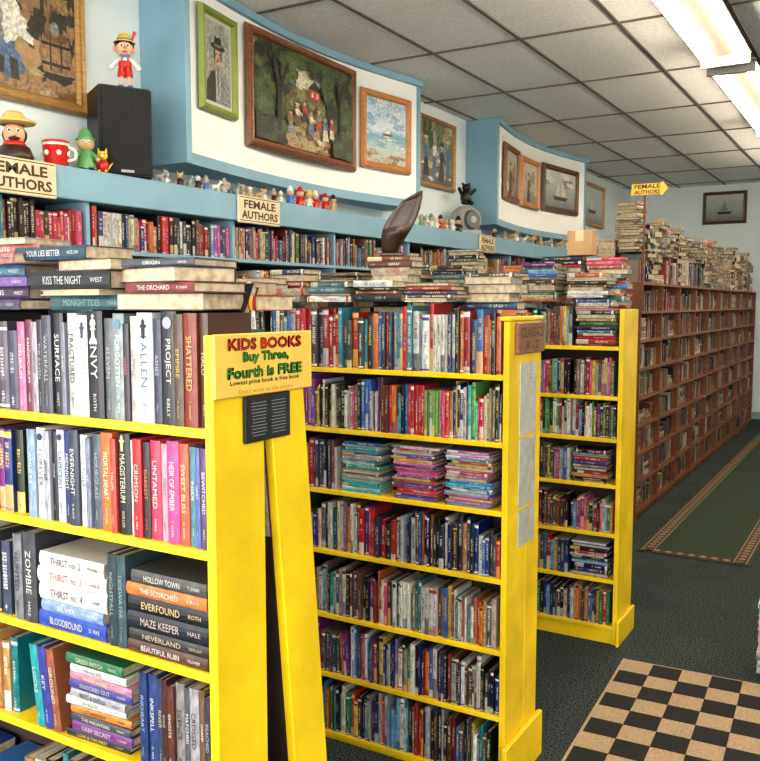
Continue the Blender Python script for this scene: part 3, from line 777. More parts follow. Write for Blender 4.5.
# ------------------------------------------------------------------ framed pictures
PR = random.Random(5)
def picture(name, yc, zc, xc, w, h, fm, fw, canvas, shapes=(), tilt=0.0, rz=math.pi/2, mount=None):
    """local: width along X, facing -Y; origin at centre"""
    b = MB(); d = .028
    prof = [(0, 0), (.25, -d), (.55, -d*.75), (.8, -d*.85), (1, -d*.3), (1, 0)]
    W, H = w/2, h/2
    vs = []
    for sx, sz in ((-1, -1), (1, -1), (1, 1), (-1, 1)):
        for t, y in prof: vs.append((sx*(W-t*fw), y, sz*(H-t*fw)))
    k = len(prof); fs = []
    for c in range(4):
        c2 = (c+1) % 4
        for j in range(k-1): fs.append((c*k+j, c2*k+j, c2*k+j+1, c*k+j+1))
    b.add(vs, fs, fm)
    b.poly([(-W, .001, -H), (W, .001, -H), (W, .001, H), (-W, .001, H)], M_BACK)
    iw, ih = W-fw, H-fw
    if mount:
        b.poly([(-iw, -.003, -ih), (iw, -.003, -ih), (iw, -.003, ih), (-iw, -.003, ih)], mount)
        iw *= .9; ih *= .92
    root = b.obj(name, loc=(xc, yc, zc), rz=rz)
    root.rotation_euler = (tilt, 0, rz)
    c = MB(); c.poly([(-iw, -.0035, -ih), (iw, -.0035, -ih), (iw, -.0035, ih), (-iw, -.0035, ih)], canvas)
    c.obj('canvas', root)
    if shapes:
        c = MB(); yy = -.0038
        cl = lambda t: max(-1, min(1, t))
        for kind, m, *a in shapes:
            if kind == 'e':
                cx, cz, rx, rzz = a; pts = [(cx+rx*math.cos(t*math.pi/10), cz+rzz*math.sin(t*math.pi/10)) for t in range(20)]
            elif kind == 'b':
                cx, cz, rx, rzz = a; pts = []; p1, p2, p3 = (PR.uniform(0, 6.28) for _ in range(3))
                for t in range(26):
                    an = t*2*math.pi/26; k_ = 1+.16*math.sin(2*an+p1)+.14*math.sin(5*an+p2)+.12*math.sin(9*an+p3)
                    pts.append((cx+rx*k_*math.cos(an), cz+rzz*k_*math.sin(an)))
            else: pts = a[0]
            c.poly([(cl(px)*iw, yy, cl(pz)*ih) for px, pz in pts], m)
            yy -= .00004
        c.obj('painted_figures', root)
    return root
def on(XF, ya, yb, z0, z1, *args, **kw):
    xa, xb = XF(ya)+.006, XF(yb)+.006
    ang = math.atan2(yb-ya, xb-xa)
    picture(args[0], (ya+yb)/2, (z0+z1)/2, (xa+xb)/2+.012, math.hypot(xb-xa, yb-ya), z1-z0, *args[1:], rz=ang, **kw)
pm = lambda n, *c: mat('paint_'+n, c[0], .5, noise=.55, nscale=60)
DK = pm('dark', (.02,.018,.014)); DK2 = pm('dark2', (.035,.03,.018)); FL = pm('flesh', (.5,.3,.19)); RDp = pm('red', (.42,.06,.03)); CRm = pm('cream', (.58,.5,.34)); BLp = pm('blue', (.09,.15,.26))
GRp = pm('green', (.05,.08,.03)); GR2 = pm('green2', (.09,.12,.04)); GR3 = pm('green3', (.20,.20,.07)); BRp = pm('brown', (.15,.075,.03)); BR2 = pm('brown2', (.28,.17,.08)); GYp = pm('grey', (.22,.23,.22)); WHp = pm('white', (.64,.62,.55)); SKYp = pm('skyglow', (.46,.49,.42)); PTH = pm('path', (.38,.29,.15))
def scatter(n, ms, x0, x1, z0, z1, r0, r1, asp=1.4):
    return [('b', PR.choice(ms), PR.uniform(x0, x1), PR.uniform(z0, z1), PR.uniform(r0, r1), PR.uniform(r0, r1)*asp) for _ in range(n)]
def person(x, z, s, top, bot, head=None, hat=None):
    o = [('p', bot, [(x-s*.28,z-s*1.0),(x+s*.30,z-s*1.0),(x+s*.14,z+s*.15),(x-s*.14,z+s*.15)]),
         ('p', top, [(x-s*.16,z),(x+s*.17,z),(x+s*.22,z+s*.55),(x+s*.05,z+s*.72),(x-s*.22,z+s*.52)]),
         ('p', top, [(x+s*.15,z+s*.5),(x+s*.45,z+s*.15),(x+s*.4,z+s*.05),(x+s*.1,z+s*.3)]), ('e', head or FL, x, z+s*.92, s*.13, s*.22)]
    if hat: o.append(('e', hat, x, z+s*1.08, s*.22, s*.1))
    return o
tav = scatter(50, [BRp, BR2, DK2], -1, 1, -.1, 1, .06, .2)+[('p', BR2, [(-1,.55),(1,.72),(1,.80),(-1,.64)]), ('p', DK2, [(-1,.5),(1,.67),(1,.72),(-1,.55)]), ('p', DK2, [(.35,-1),(.42,-1),(.42,1),(.35,1)])]
tav += scatter(18, [BR2, PTH], -1, 1, -1, -.6, .12, .28, .4)
tav += [('b', WHp, -.3,.0,.34,.42), ('b', GYp, -.42,-.1,.14,.34), ('p', WHp, [(-.1,.1),(.25,-.15),(.2,-.25),(-.2,-.1)]), ('b', BLp, -.28,-.55,.26,.32), ('p', DK2, [(-.45,-.8),(-.32,-.8),(-.3,-.55),(-.45,-.5)]), ('p', DK2, [(-.2,-.85),(-.06,-.85),(-.08,-.55),(-.22,-.5)]),
   ('e', FL, -.25,.52,.14,.17), ('e', CRm, -.25,.68,.26,.07), ('e', CRm, -.25,.74,.14,.1), ('e', WHp, -.25,.40,.09,.07), ('e', FL, .25,-.18,.06,.05),
   ('b', DK, .62,-.62,.32,.12), ('p', BR2, [(.38,-.6),(.86,-.6),(.93,-.3),(.86,.0),(.38,.0),(.31,-.3)]), ('e', BRp, .62,.0,.24,.09), ('p', DK, [(.35,-.48),(.89,-.48),(.89,-.43),(.35,-.43)]), ('p', DK, [(.35,-.16),(.89,-.16),(.89,-.11),(.35,-.11)]),
   ('p', DK2, [(.5,-.56),(.53,-.56),(.53,-.04),(.5,-.04)]), ('p', DK2, [(.7,-.56),(.73,-.56),(.73,-.04),(.7,-.04)]), ('e', GYp, .6,.12,.08,.12), ('e', RDp, -.8,-.3,.1,.16)]
picture('framed_painting', 2.57, 2.82, -3.378, .70, .66, M_GOLD, .055,
  painting_mat('canvas_tavern', [(0, (.2,.11,.04)), (.3, (.34,.22,.1)), (.55, (.16,.09,.045)), (.8, (.3,.2,.11)), (1, (.10,.06,.035))], 3, .25), tav)
por = [('e', pm('oval',(.34,.35,.31)), 0,.05,.9,.9)]+scatter(24, [pm('p1',(.36,.37,.33)), pm('p2',(.28,.29,.26))], -.8,.8,-.1,.9,.1,.22)
por += [('p', GYp, [(-.95,-1),(.95,-1),(.85,-.5),(.5,-.22),(.2,-.12),(-.2,-.12),(-.55,-.25),(-.85,-.5)]), ('p', DK2, [(-.9,-1),(-.2,-1),(-.1,-.2),(-.5,-.25),(-.85,-.55)]), ('p', pm('shirt',(.4,.38,.33)), [(-.14,-.9),(.16,-.9),(.2,-.12),(-.2,-.12)]), ('p', BLp, [(-.04,-.8),(.06,-.8),(.08,-.2),(-.06,-.2)]),
   ('e', pm('neck',(.3,.18,.11)), 0,-.08,.15,.14), ('e', FL, 0,.17,.27,.28), ('b', pm('cheek',(.5,.31,.2)), .06,.14,.14,.14), ('e', DK2, -.25,.2,.07,.16), ('e', DK2, .25,.22,.06,.14),
   ('e', DK, 0,.40,.56,.085), ('p', DK, [(-.30,.40),(.30,.40),(.26,.62),(.1,.66),(-.05,.62),(-.24,.66)]), ('e', GYp, 0,.43,.29,.03), ('e', DK, -.11,.22,.05,.02), ('e', DK, .12,.22,.05,.02), ('e', DK2, .0,.05,.11,.018), ('e', pm('nose',(.36,.2,.12)), .02,.13,.04,.07)]
on(XA, 3.41, 3.77, 2.60, 3.13, 'framed_portrait', M_FGREEN, .04,
  painting_mat('canvas_portrait', [(0, (.2,.2,.17)), (.5, (.32,.33,.29)), (1, (.4,.41,.36))], 3, .3, .3), por, mount=mat('cream_mount', (.5,.48,.38), .7))
land = [('b', SKYp, -.05,.62,.40,.34), ('b', pm('glow2',(.58,.54,.39)), -.02,.45,.22,.2), ('p', PTH, [(-.75,-1),(.5,-1),(.42,-.5),(.25,-.1),(.18,.15),(.02,.15),(-.12,-.15),(-.3,-.5)])]
land += scatter(50, [PTH, GR3, BR2, BRp], -.8,.8,-1,-.3,.04,.12,.6)+scatter(60, [GR3, GR2, BRp], -.5,.65,-.15,.28,.03,.09)
land += [('p', RDp, [(.08,.14),(.30,.14),(.30,.38),(.08,.38)]), ('p', DK2, [(.04,.36),(.34,.36),(.19,.56)]), ('p', WHp, [(.12,.2),(.155,.2),(.155,.3),(.12,.3)]), ('p', WHp, [(.22,.2),(.255,.2),(.255,.3),(.22,.3)])]
land += scatter(150, [GRp, DK, DK2, GR2, GRp], -1,-.42,-.7,1,.04,.12)+scatter(130, [GRp, DK, GR2, GRp], .45,1,-.6,1,.04,.12)+scatter(70, [GRp, DK2, GR2, GR2], -.7,.8,.72,1,.04,.11)+scatter(30, [GRp, GR2], -.5,-.25,.3,.9,.03,.07)+scatter(30, [GRp, GR2], .32,.5,.2,.9,.03,.07)+scatter(30, [DK, DK2, GRp], -1,-.5,-1,-.6,.06,.15)+scatter(24, [DK2, GRp], .6,1,-1,-.6,.06,.15)
land += [('p', DK, [(-.62,-.75),(-.54,-.8),(-.52,.1),(-.38,.7),(-.41,.72),(-.55,.3),(-.66,.75),(-.69,.7),(-.6,.1)]), ('p', DK, [(.68,-.6),(.73,-.6),(.72,.2),(.82,.8),(.79,.82),(.71,.4),(.63,.75),(.61,.7),(.68,.1)])]
for q in (person(-.22,-.32,.22,CRm,BRp,hat=CRm), person(-.08,-.22,.20,RDp,DK2), person(.06,-.40,.23,CRm,BLp,hat=BRp), person(.22,-.3,.21,GYp,RDp), person(.36,-.46,.24,BLp,CRm), person(-.36,-.5,.22,BR2,GYp,hat=DK2), person(.5,-.42,.21,RDp,CRm)): land += q
land += [('b', CRm, .25,-.78,.08,.05), ('e', CRm, .32,-.74,.03,.04)]
on(XA, 3.88, 5.05, 2.49, 3.17, 'framed_landscape', M_FBROWN, .06,
  painting_mat('canvas_landscape', [(0, (.04,.04,.018)), (.25, (.2,.16,.07)), (.42, (.09,.10,.04)), (.62, (.04,.055,.02)), (.82, (.13,.15,.09)), (1, (.26,.3,.26))], 3.2, .42, .7), land)
sea = scatter(18, [pm('cl1',(.5,.55,.57)), pm('cl2',(.28,.41,.52)), pm('cl3',(.36,.48,.56))], -1,1,.2,1,.15,.4,.6)+scatter(14, [pm('w1',(.12,.28,.36)), pm('w2',(.2,.38,.42)), WHp], -1,1,-.5,.05,.1,.35,.12)+scatter(10, [pm('sd',(.42,.36,.25)), BR2, GR3], -1,1,-1,-.65,.12,.3,.4)
sea += [('p', WHp, [(-.12,-.05),(.02,-.05),(.02,.36)]), ('p', WHp, [(.04,-.05),(.2,-.05),(.04,.3)]), ('p', BRp, [(-.15,-.12),(.22,-.12),(.26,-.05),(-.2,-.05)])]
on(XA, 5.12, 5.66, 2.54, 3.08, 'framed_seascape', M_FORANGE, .05,
  painting_mat('canvas_sea', [(0, (.4,.36,.27)), (.25, (.36,.44,.44)), (.45, (.12,.3,.4)), (.55, (.5,.58,.62)), (1, (.3,.45,.57))], 2.5, .18, .3), sea)
par = scatter(40, [GRp, GR3, BLp, PTH], -1,1,.3,1,.08,.2)+scatter(24, [WHp, CRm, BRp], -1,1,-1,-.2,.06,.15,.6)
for q in (person(-.65,-.2,.6,BLp,DK,hat=CRm), person(-.15,-.1,.55,WHp,BLp,hat=PTH), person(.3,-.3,.6,DK,DK2,hat=DK), person(.7,-.1,.55,BLp,BLp,hat=CRm)): par += q
picture('framed_painting', 6.62, 2.86, -3.378, .68, .58, M_GOLD, .04,
  painting_mat('canvas_party', [(0, (.05,.06,.10)), (.35, (.25,.2,.14)), (.6, (.10,.16,.16)), (1, (.35,.42,.32))], 5, .4, .7), par)
seam = lambda n, s: painting_mat(n, s, 4, .3, .5)
on(XB, 7.47, 8.02, 2.56, 3.08, 'framed_picture', M_FBROWN, .06, seam('canvas_a', [(0,(.14,.1,.05)),(.5,(.34,.31,.22)),(1,(.4,.41,.35))]), scatter(14,[GYp,BR2,CRm],-1,1,-1,1,.1,.3)+person(-.1,-.35,.75,DK,DK2,hat=DK)+person(.4,-.4,.6,BRp,GYp))
on(XB, 8.10, 8.66, 2.56, 3.06, 'framed_picture', M_FORANGE, .06, seam('canvas_b', [(0,(.22,.18,.1)),(.5,(.42,.38,.3)),(1,(.46,.46,.4))]), scatter(12,[GYp,PTH,CRm],-1,1,-1,1,.1,.3)+person(-.15,-.3,.7,BRp,DK2,hat=BRp))
on(XB, 8.76, 9.62, 2.58, 3.08, 'framed_picture', M_FDARK, .06, seam('canvas_c', [(0,(.14,.15,.14)),(.4,(.25,.28,.27)),(1,(.46,.46,.43))]), scatter(10,[GYp,WHp],-1,1,.2,1,.2,.4,.5)+[('p', DK, [(-.5,-.4),(.5,-.4),(.35,-.6),(-.35,-.6)]), ('p', CRm, [(-.35,-.35),(-.05,-.35),(-.1,.5)]), ('p', CRm, [(.02,-.35),(.4,-.35),(.1,.6)])])
picture('framed_picture', 11.0, 2.86, -3.378, 1.0, .55, M_GOLD, .06, seam('canvas_d', [(0,(.22,.24,.22)),(.4,(.4,.44,.44)),(1,(.5,.54,.56))]), [('p', BRp, [(-.4,-.3),(.4,-.3),(.3,-.5),(-.3,-.5)]), ('p', WHp, [(-.2,-.25),(.2,-.25),(.0,.5)])])
picture('framed_picture', Y1-.002, 2.93, -2.08, .58, .45, M_FDARK, .045, seam('canvas_e', [(0,(.14,.14,.12)),(.4,(.28,.3,.28)),(1,(.48,.48,.42))]), [('p', DK, [(-.4,-.3),(.4,-.3),(.3,-.5),(-.3,-.5)]), ('p', GYp, [(-.2,-.25),(.2,-.25),(.0,.5)])], rz=0)

# ------------------------------------------------------------------ ledge signs
def ledge_sign(yc, w=.37, zc=2.12):
    b = MB(); x0 = WX+.0215; hh = .068
    b.bbox((x0, yc-w/2, zc-hh-.012), (x0+.014, yc+w/2, zc+hh), M_SIGN, .004)
    for z_ in (zc+hh-.012, zc-hh): b.poly([(x0+.0146, yc-w/2+.01, z_), (x0+.0146, yc+w/2-.01, z_), (x0+.0146, yc+w/2-.01, z_+.004), (x0+.0146, yc-w/2+.01, z_+.004)], M_INK)
    sign_text(b, 'FEMALE', yc, zc+.024, w*.8, .044, M_INK, x0+.0148, .03)
    sign_text(b, 'AUTHORS', yc, zc-.034, w*.86, .044, M_INK, x0+.0148, .03)
    b.obj('female_authors_sign')
ledge_sign(2.30); ledge_sign(3.85); ledge_sign(7.0, .32)
# yellow arrow sign standing on the end of the brown bookcase
b = MB(); yy = 6.31; xs = -1.52
b.box((xs-.13, yy, 2.37), (xs+.08, yy+.012, 2.45), M_YG)
b.add([(xs+.08, yy, 2.355), (xs+.125, yy, 2.41), (xs+.08, yy, 2.465), (xs+.08, yy+.012, 2.355), (xs+.125, yy+.012, 2.41), (xs+.08, yy+.012, 2.465)], [(0,1,2),(5,4,3),(0,3,4,1),(1,4,5,2),(0,2,5,3)], M_YG)
for tx, z in (('FEMALE', 2.43), ('AUTHORS', 2.39)):
    pts, fs = text_pts(tx, (xs-.02, yy-.0006, z), X_, Z_, .18, .03, 1.4, .03); b.add(pts, fs, M_INK)
b.box((xs-.045, yy+.012, 1.55), (xs-.03, yy+.022, 2.44), M_BWOOD)
b.obj('arrow_sign')

# ------------------------------------------------------------------ speaker & figurines
LZ = 2.1905
b = MB()
b.bbox((-.125, -.11, 0), (.125, .12, .415), M_BLACK, .008)
b.bbox((-.115, -.122, .012), (.115, -.108, .403), M_GRILLE, .005)
b.cyl((0, -.1225, .13), (0, -.1255, .13), .085, .08, M_GRILLE, 24); b.cyl((0, -.1225, .32), (0, -.1255, .32), .035, .03, M_GRILLE, 20)
b.box((-.03, -.1235, .02), (.03, -.1222, .032), M_GREY)
b.obj('loudspeaker', loc=(-3.21, 2.975, LZ), rz=math.radians(62))

def puppet(loc, rz, s=1):
    b = MB(Matrix.Scale(s, 4))
    for k in (-1, 1):
        b.sph((k*.022, -.018, .012), (.016, .028, .012), M_BG); b.cyl((k*.02, 0, .012), (k*.016, 0, .075), .008, .010, M_SKIN)
        b.cyl((k*.018, 0, .065), (k*.014, 0, .105), .02, .018, M_RED)
        b.cyl((k*.028, 0, .145), (k*.058, -.015, .112), .012, .010, M_WG); b.sph((k*.062, -.018, .105), .014, M_WG)
        b.box((k*.014-.004, -.031, .09), (k*.014+.004, -.026, .15), M_RED)
        b.sph((k*.046, .0, .196), (.008, .012, .014), M_SKIN)
        b.sph((k*.016, -.04, .203), (.009, .005, .011), M_WG, 10); b.sph((k*.015, -.044, .202), (.004, .003, .006), M_BLACK, 8)
    b.sph((0, 0, .125), (.032, .026, .036), M_RED); b.sph((0, -.002, .145), (.03, .025, .02), M_WG)
    b.sph((-.012, -.028, .158), (.012, .006, .008), M_BG); b.sph((.012, -.028, .158), (.012, .006, .008), M_BG)
    b.sph((0, 0, .195), (.044, .042, .042), M_SKIN); b.sph((0, .008, .208), (.046, .042, .04), M_BLACK)
    b.cyl((0, -.038, .192), (0, -.068, .195), .007, .005, M_SKIN); b.sph((0, -.037, .176), (.014, .005, .004), M_RED, 8)
    b.lathe([(.052, .225), (.05, .23), (.036, .236), (.03, .262), (.012, .27), (0, .271)], (0, .006, 0), M_YG); b.lathe([(.0375, .234), (.0365, .242)], (0, .006, 0), M_BG)
    b.cyl((.034, .01, .235), (.05, .02, .285), .004, .009, M_RED)
    b.obj('wooden_puppet_figurine', loc=loc, rz=rz)
puppet((-3.18, 2.99, LZ+.4155), math.radians(48), .98)

def cowboy(loc, rz):
    b = MB()
    b.lathe([(0,0),(.07,0),(.075,.02),(.06,.06),(.035,.075),(0,.075)], (0,0,0), M_DBROWN); b.sph((0, -.02, .07), (.045, .035, .018), M_RED)
    b.sph((0, 0, .115), (.045, .044, .05), M_SKIN); b.sph((0, -.046, .11), .012, M_SKIN, 8)
    for k in (-1, 1): b.sph((k*.017, -.038, .125), (.008, .005, .009), M_WG, 8); b.sph((k*.017, -.043, .124), (.004, .003, .005), M_BLACK, 8)
    b.sph((0, .012, .112), (.05, .042, .045), M_BLACK); b.sph((0, -.036, .092), (.024, .012, .008), M_DBROWN, 10)
    b.lathe([(.085,.158),(.09,.166),(.08,.158),(.05,.15),(.045,.19),(.03,.205),(0,.2)], (0,0,0), mat('straw_hat',(.62,.45,.14),.6))
    b.lathe([(.051,.152),(.050,.163)], (0,0,0), M_RED)
    b.obj('cowboy_figurine', loc=loc, rz=rz)
cowboy((-3.19, 2.38, LZ), math.radians(50))
b = MB()
b.lathe([(0,0),(.045,0),(.05,.01),(.056,.10),(.06,.105),(.055,.11),(.05,.1),(.045,.02),(0,.015)], (0,0,0), M_RED)
for k in range(6):
    t = k*math.pi/3; b.sph((.052*math.cos(t), .052*math.sin(t), .055), .012, M_WG, 8)
b.cyl((.055,0,.085),(.085,0,.07),.007,.007,M_WG); b.cyl((.085,0,.07),(.083,0,.035),.007,.007,M_WG); b.cyl((.083,0,.035),(.05,0,.025),.007,.007,M_WG)
b.lathe([(.058,.088),(.0585,.098)], (0,0,0), M_WG)
b.obj('red_mug', loc=(-3.15, 2.555, LZ), rz=.6)
def child(name, loc, rz, body, hat, s=1.0, ears=False, skin=M_SKIN):
    b = MB(Matrix.Scale(s, 4))
    b.lathe([(0,0),(.04,0),(.042,.01),(.03,.06),(.018,.09),(0,.092)], (0,0,0), body)
    for k in (-1, 1):
        b.cyl((k*.02,0,.078),(k*.045,-.02,.05),.010,.009,body); b.sph((k*.047,-.022,.047),.010,skin,8)
        b.sph((k*.018,-.03,.006),(.014,.022,.006),M_BLACK,8)
        b.sph((k*.013,-.031,.118),(.006,.004,.008),M_WG,8); b.sph((k*.013,-.034,.117),(.003,.003,.004),M_BLACK,8)
        if ears: b.cyl((k*.024,0,.138),(k*.036,0,.172),.013,.002,skin)
    b.sph((0,0,.115),(.036,.034,.034),skin); b.sph((0,-.036,.11),(.006,.008,.005),skin,8)
    if hat:
        b.lathe([(.04,.128),(.041,.134),(.03,.14),(.024,.165),(.008,.18),(0,.182)], (0,.004,0), hat)
    b.obj(name, loc=loc, rz=rz)
def beast(loc, rz, body, s=1.0):
    """little four-legged china animal"""
    b = MB(Matrix.Scale(s, 4))
    b.sph((0,0,.055),(.045,.022,.024),body); b.sph((.028,0,.06),(.022,.022,.026),body)
    for x_, k in ((.032,1),(.032,-1),(-.03,1),(-.03,-1)):
        b.cyl((x_,k*.012,.05),(x_+.002,k*.013,.0),.009,.006,body,8)
    b.cyl((.036,0,.068),(.055,0,.095),.014,.011,body,10); b.sph((.062,0,.102),(.02,.016,.016),body,10); b.sph((.08,0,.097),(.012,.009,.008),body,8)
    for k in (-1,1): b.cyl((.055,k*.01,.112),(.05,k*.016,.132),.006,.002,body,8)
    b.cyl((-.042,0,.062),(-.065,0,.085),.005,.003,body,8)
    b.obj('animal_figurine', loc=loc, rz=rz)
child('elf_figurine', (-3.13, 2.70, LZ), .9, M_GG, M_GG, 1.05, skin=M_TAN)
b = MB(Matrix.Scale(.85, 4))
b.sph((0,0,.04),(.032,.03,.04),M_RED); b.sph((0,-.012,.09),(.028,.026,.025),M_YG); b.sph((0,-.036,.084),(.010,.01,.007),M_WG,8)
for k in (-1,1): b.cyl((k*.016,-.01,.106),(k*.022,-.01,.13),.009,.002,M_YG,8); b.sph((k*.018,-.028,.008),(.009,.015,.008),M_YG,8); b.sph((k*.01,-.034,.096),.004,M_BLACK,8)
b.cyl((.02,.02,.02),(.05,.03,.06),.007,.004,M_YG,8)
b.obj('cat_figurine', loc=(-3.12, 2.785, LZ), rz=.8)
y = 3.14; pal_ = [M_GREY, M_TAN, M_WG, M_DBROWN, M_WG, M_BG, M_GREY, M_TAN, M_GREY, M_DBROWN]
while y < 4.16:
    if R.random() < .5: beast((-3.125+R.uniform(-.02,.02), y, LZ), R.uniform(-.3,1.2), R.choice(pal_), R.uniform(.42,.6))
    else: child('porcelain_figurine', (-3.13+R.uniform(-.02,.02), y, LZ), R.uniform(.5,1.3), R.choice(pal_), R.choice([None, M_GREY, M_WG]), R.uniform(.36,.5), R.random() < .4, R.choice([M_SKIN, M_WG, M_TAN]))
    y += R.uniform(.055, .075)
spec = [(4.22,.62,M_BG,M_WG,M_SKIN),(4.31,.66,M_RED,M_RED,M_SKIN),(4.40,.6,M_WG,M_YG,M_SKIN),(4.49,.64,M_RED,M_WG,M_SKIN),(4.58,.6,M_RED,M_RED,M_SKIN),(4.67,.6,M_TAN,M_DBROWN,M_SKIN),
 (5.87,.5,M_GG,M_GREY,M_SKIN),(5.95,.55,M_GREY,None,M_GREY),(6.04,.6,M_WG,M_GG,M_SKIN),(6.13,.6,M_WG,None,M_WG),(6.23,.65,M_RED,M_DBROWN,M_SKIN),(6.33,.6,M_TAN,M_GREY,M_SKIN),(6.43,.6,M_WG,None,M_WG),(6.54,.75,M_BLACK,M_BLACK,M_SKIN)]
for y, s_, bd, ht, sk in spec:
    child('porcelain_figurine', (-3.13+R.uniform(-.01,.01), y, LZ), R.uniform(.5,1.3), bd, ht, s_, ht is None, sk)
y = 7.3
while y < 11.8:
    if R.random() < .5: beast((-3.13, y, LZ), R.uniform(-.3,1.2), R.choice(pal_), R.uniform(.6,.9))
    else: child('porcelain_figurine', (-3.13, y, LZ), R.uniform(.5,1.3), R.choice(pal_), R.choice([None, M_GREY, M_WG, M_RED]), R.uniform(.4,.6), False, R.choice([M_SKIN, M_WG, M_TAN]))
    y += R.uniform(.12, .25)
b = MB()
b.sph((0,0,.13),(.15,.11,.13),M_GREY,20); b.bbox((-.12,-.08,0),(.12,.08,.05),M_GREY,.01)
b.cyl((0,-.085,.13),(0,-.118,.13),.085,.07,mat('grey_dark',(.12,.12,.12),.5),24); b.cyl((0,-.117,.13),(0,-.121,.13),.03,.03,M_GREY,16)
b.obj('retro_radio', loc=(-3.23, 6.9, LZ), rz=math.radians(60))
b = MB()
b.sph((0,0,.07),(.05,.045,.065),M_BLACK); b.sph((0,-.01,.15),(.04,.038,.036),M_BLACK); b.sph((0,-.045,.142),(.016,.02,.013),M_DBROWN,10)
for k in (-1,1):
    b.sph((k*.03,0,.182),(.013,.008,.014),M_BLACK,8); b.sph((k*.035,-.03,.02),(.022,.035,.018),M_BLACK); b.cyl((k*.04,0,.1),(k*.08,-.03,.14),.018,.014,M_BLACK)
b.obj('black_bear_figurine', loc=(-3.23, 6.9, 2.449), rz=math.radians(50))
# carved wooden clog standing on its toe on top of the second bookcase
b = MB()
vs = []; fs = []; n = 20; m = 18
for i in range(m+1):
    s = i/m; zz = .012+s*.205
    r = .020+.038*math.sin(math.pi*min(1, s*.78+.05))**1.1; cx = -.035+.085*s**1.2
    for j in range(n):
        t = 2*math.pi*j/n; k_ = 1
        if math.sin(t) < -.35 and .42 < s < .96: k_ = .35
        vs.append((cx+r*math.cos(t), r*math.sin(t)*.85*k_, zz+.02*math.cos(t)*s))
for i in range(m):
    for j in range(n): q = (j+1) % n; fs.append((i*n+j, i*n+q, (i+1)*n+q, (i+1)*n+j))
fs += [tuple(range(n-1, -1, -1)), tuple(m*n+j for j in range(n))]
b.add(vs, fs, M_DBROWN, True)
b.bbox((-.065, -.035, 0), (.02, .035, .014), M_DBROWN, .004)
b.cyl((.0, -.03, .09), (.012, -.047, .10), .012, .008, mat('carving_inlay', (.16,.09,.05), .5))
b.obj('wooden_clog_carving', loc=(-1.69*KS, 2.99*KS, (ztop-ZF)*KS+.0005), rz=.45)

# ------------------------------------------------------------------ fluorescent fixtures
def fixture(yc, xc=-.97, L=2.4, nm='fluorescent_light_fixture'):
    b = MB(); y0, y1 = yc-L/2, yc+L/2
    b.box((xc-.05, y0, HC-.11), (xc+.05, y1, HC-.009), M_PAN)
    b.box((xc-.15, y0, HC-.112), (xc+.15, y1, HC-.104), M_PAN)      # reflector pan
    for k in (-1, 1):
        b.cyl((xc+k*.105, y0+.03, HC-.145), (xc+k*.105, y1-.03, HC-.145), .02, .02, M_TUBE, 14)
    for ye in (y0, y1-.035): b.box((xc-.145, ye, HC-.172), (xc+.145, ye+.035, HC-.09), mat('fixture_end_cap', (.35,.34,.31), .5))
    b.obj(nm)
for yc in (-.4, 2.1, 4.68, 7.25, 9.9): fixture(yc)
for yc in (.8, 4.2, 7.6, 11.0): fixture(yc, 1.47)

# ------------------------------------------------------------------ rugs
M_BEI = mat('mat_beige', (.42,.30,.18), .95, noise=.35, nscale=120, bump=.4); M_MBK = mat('mat_black', (.016,.015,.015), .95, noise=.4, nscale=120, bump=.4)
b = MB(); sq, nx, ny, br = .122, 11, 13, .012
W_, H_ = 2*br+nx*sq, 2*br+ny*sq      # local origin: far-left corner of the mat
b.box((0, -H_, 0), (W_, 0, .007), M_BEI)
for i in range(nx):
    for j in range(ny):
        if (i+j) % 2 == 1:
            xa = br+i*sq; ya = -br-(j+1)*sq
            b.box((xa, ya, .007), (xa+sq, ya+sq, .0085), M_MBK)
b.obj('checkered_mat', loc=(-.975, 3.79, 0), rz=math.radians(2.8))
M_RG = mat('runner_green', (.030,.050,.026), .95, noise=.4, nscale=90, bump=.4); M_RB = mat('runner_beige', (.28,.21,.12), .95, noise=.2, nscale=90); M_RR = mat('runner_maroon', (.07,.03,.02), .95)
b = MB(); rx0, rx1, ry0, ry1 = -1.36, -.68, 5.55, 12.3
b.box((rx0, ry0, 0), (rx1, ry1, .008), M_RG)
def quad(x0,y0,x1,y1,m,z=.0085): b.add([(x0,y0,z),(x1,y0,z),(x1,y1,z),(x0,y1,z)],[(0,1,2,3)],m)
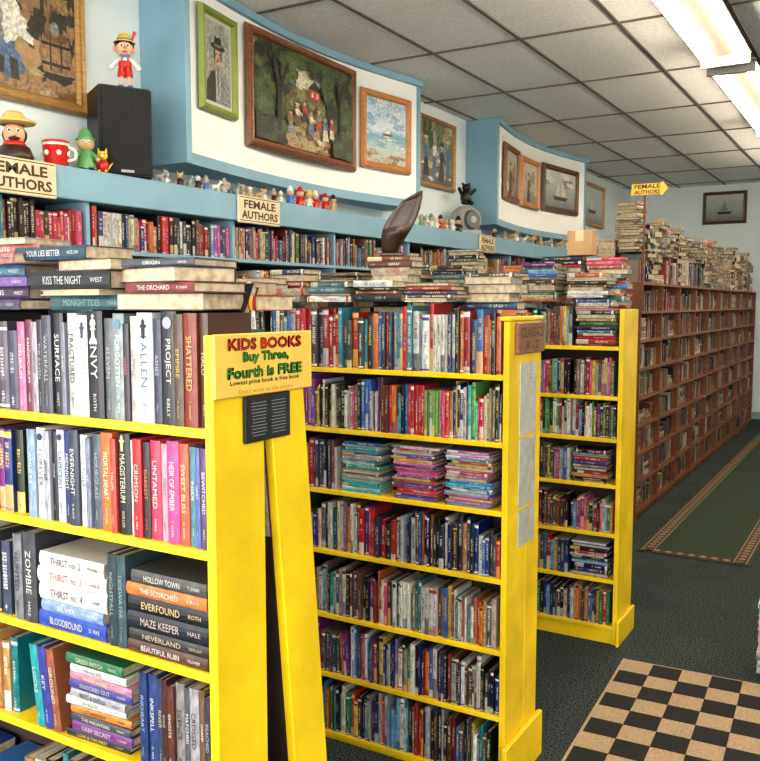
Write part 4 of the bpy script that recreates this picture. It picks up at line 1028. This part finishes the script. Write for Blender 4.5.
for xa in (rx0+.02, rx1-.10):
    quad(xa, ry0+.02, xa+.08, ry1-.02, M_RR)
    quad(xa, ry0+.02, xa+.008, ry1-.02, M_RB, .009); quad(xa+.072, ry0+.02, xa+.08, ry1-.02, M_RB, .009)
    y = ry0+.06
    while y < ry1-.08:
        b.add([(xa+.012,y,.0092),(xa+.04,y-.028,.0092),(xa+.068,y,.0092),(xa+.04,y+.028,.0092)],[(0,1,2,3)],M_RB)
        b.add([(xa+.03,y,.0096),(xa+.04,y-.01,.0096),(xa+.05,y,.0096),(xa+.04,y+.01,.0096)],[(0,1,2,3)],M_RR)
        y += .07
quad(rx0+.02, ry0+.02, rx1-.02, ry0+.10, M_RR)
x = rx0+.05
while x < rx1-.04:
    b.add([(x-.028,ry0+.06,.0092),(x,ry0+.032,.0092),(x+.028,ry0+.06,.0092),(x,ry0+.088,.0092)],[(0,1,2,3)],M_RB); x += .07
b.obj('runner_rug')
B = Books(); flat_stack(B, V((-.435, 3.86, 0)), X_, Y_, .36, .23, [WH, (.5,.6,.7), (.2,.4,.6), (.7,.3,.4), WH], .17, hi=True, rev=.2, tr=(.02,.035)); B.obj('book_stack')

# ------------------------------------------------------------------ lights, world, camera
def area(name, loc, rot, sx, sy, e, col):
    l = bpy.data.lights.new(name, 'AREA'); l.shape = 'RECTANGLE'; l.size = sx; l.size_y = sy; l.energy = e; l.color = col
    o = bpy.data.objects.new(name, l); o.location = loc; o.rotation_euler = rot; sc.collection.objects.link(o)
for i, xc in enumerate((-2.27, -.12, 2.05)):
    area('window_daylight', (xc, Y0+.03, 1.65), (math.radians(94), 0, 0), 1.9, 2.2, 105, (1, .97, .92))
w = bpy.data.worlds.new('World'); sc.world = w; w.use_nodes = True
bg = w.node_tree.nodes['Background']; sky = w.node_tree.nodes.new('ShaderNodeTexSky')
try:
    sky.sky_type = 'NISHITA'; sky.sun_disc = False; sky.sun_elevation = math.radians(40)
except Exception: pass
w.node_tree.links.new(sky.outputs[0], bg.inputs[0]); bg.inputs[1].default_value = .3
cam = bpy.data.cameras.new('camera'); cam.sensor_width = 36; cam.lens = 36*860/760; cam.clip_start = .05
co = bpy.data.objects.new('camera', cam); co.location = (0, 0, 1.6)
co.rotation_euler = (math.radians(90-5.1), 0, math.radians(30.7)); sc.collection.objects.link(co); sc.camera = co
sc.view_settings.view_transform = 'Standard'
try: sc.view_settings.look = 'Medium High Contrast'
except Exception: pass
sc.view_settings.exposure = 0.1
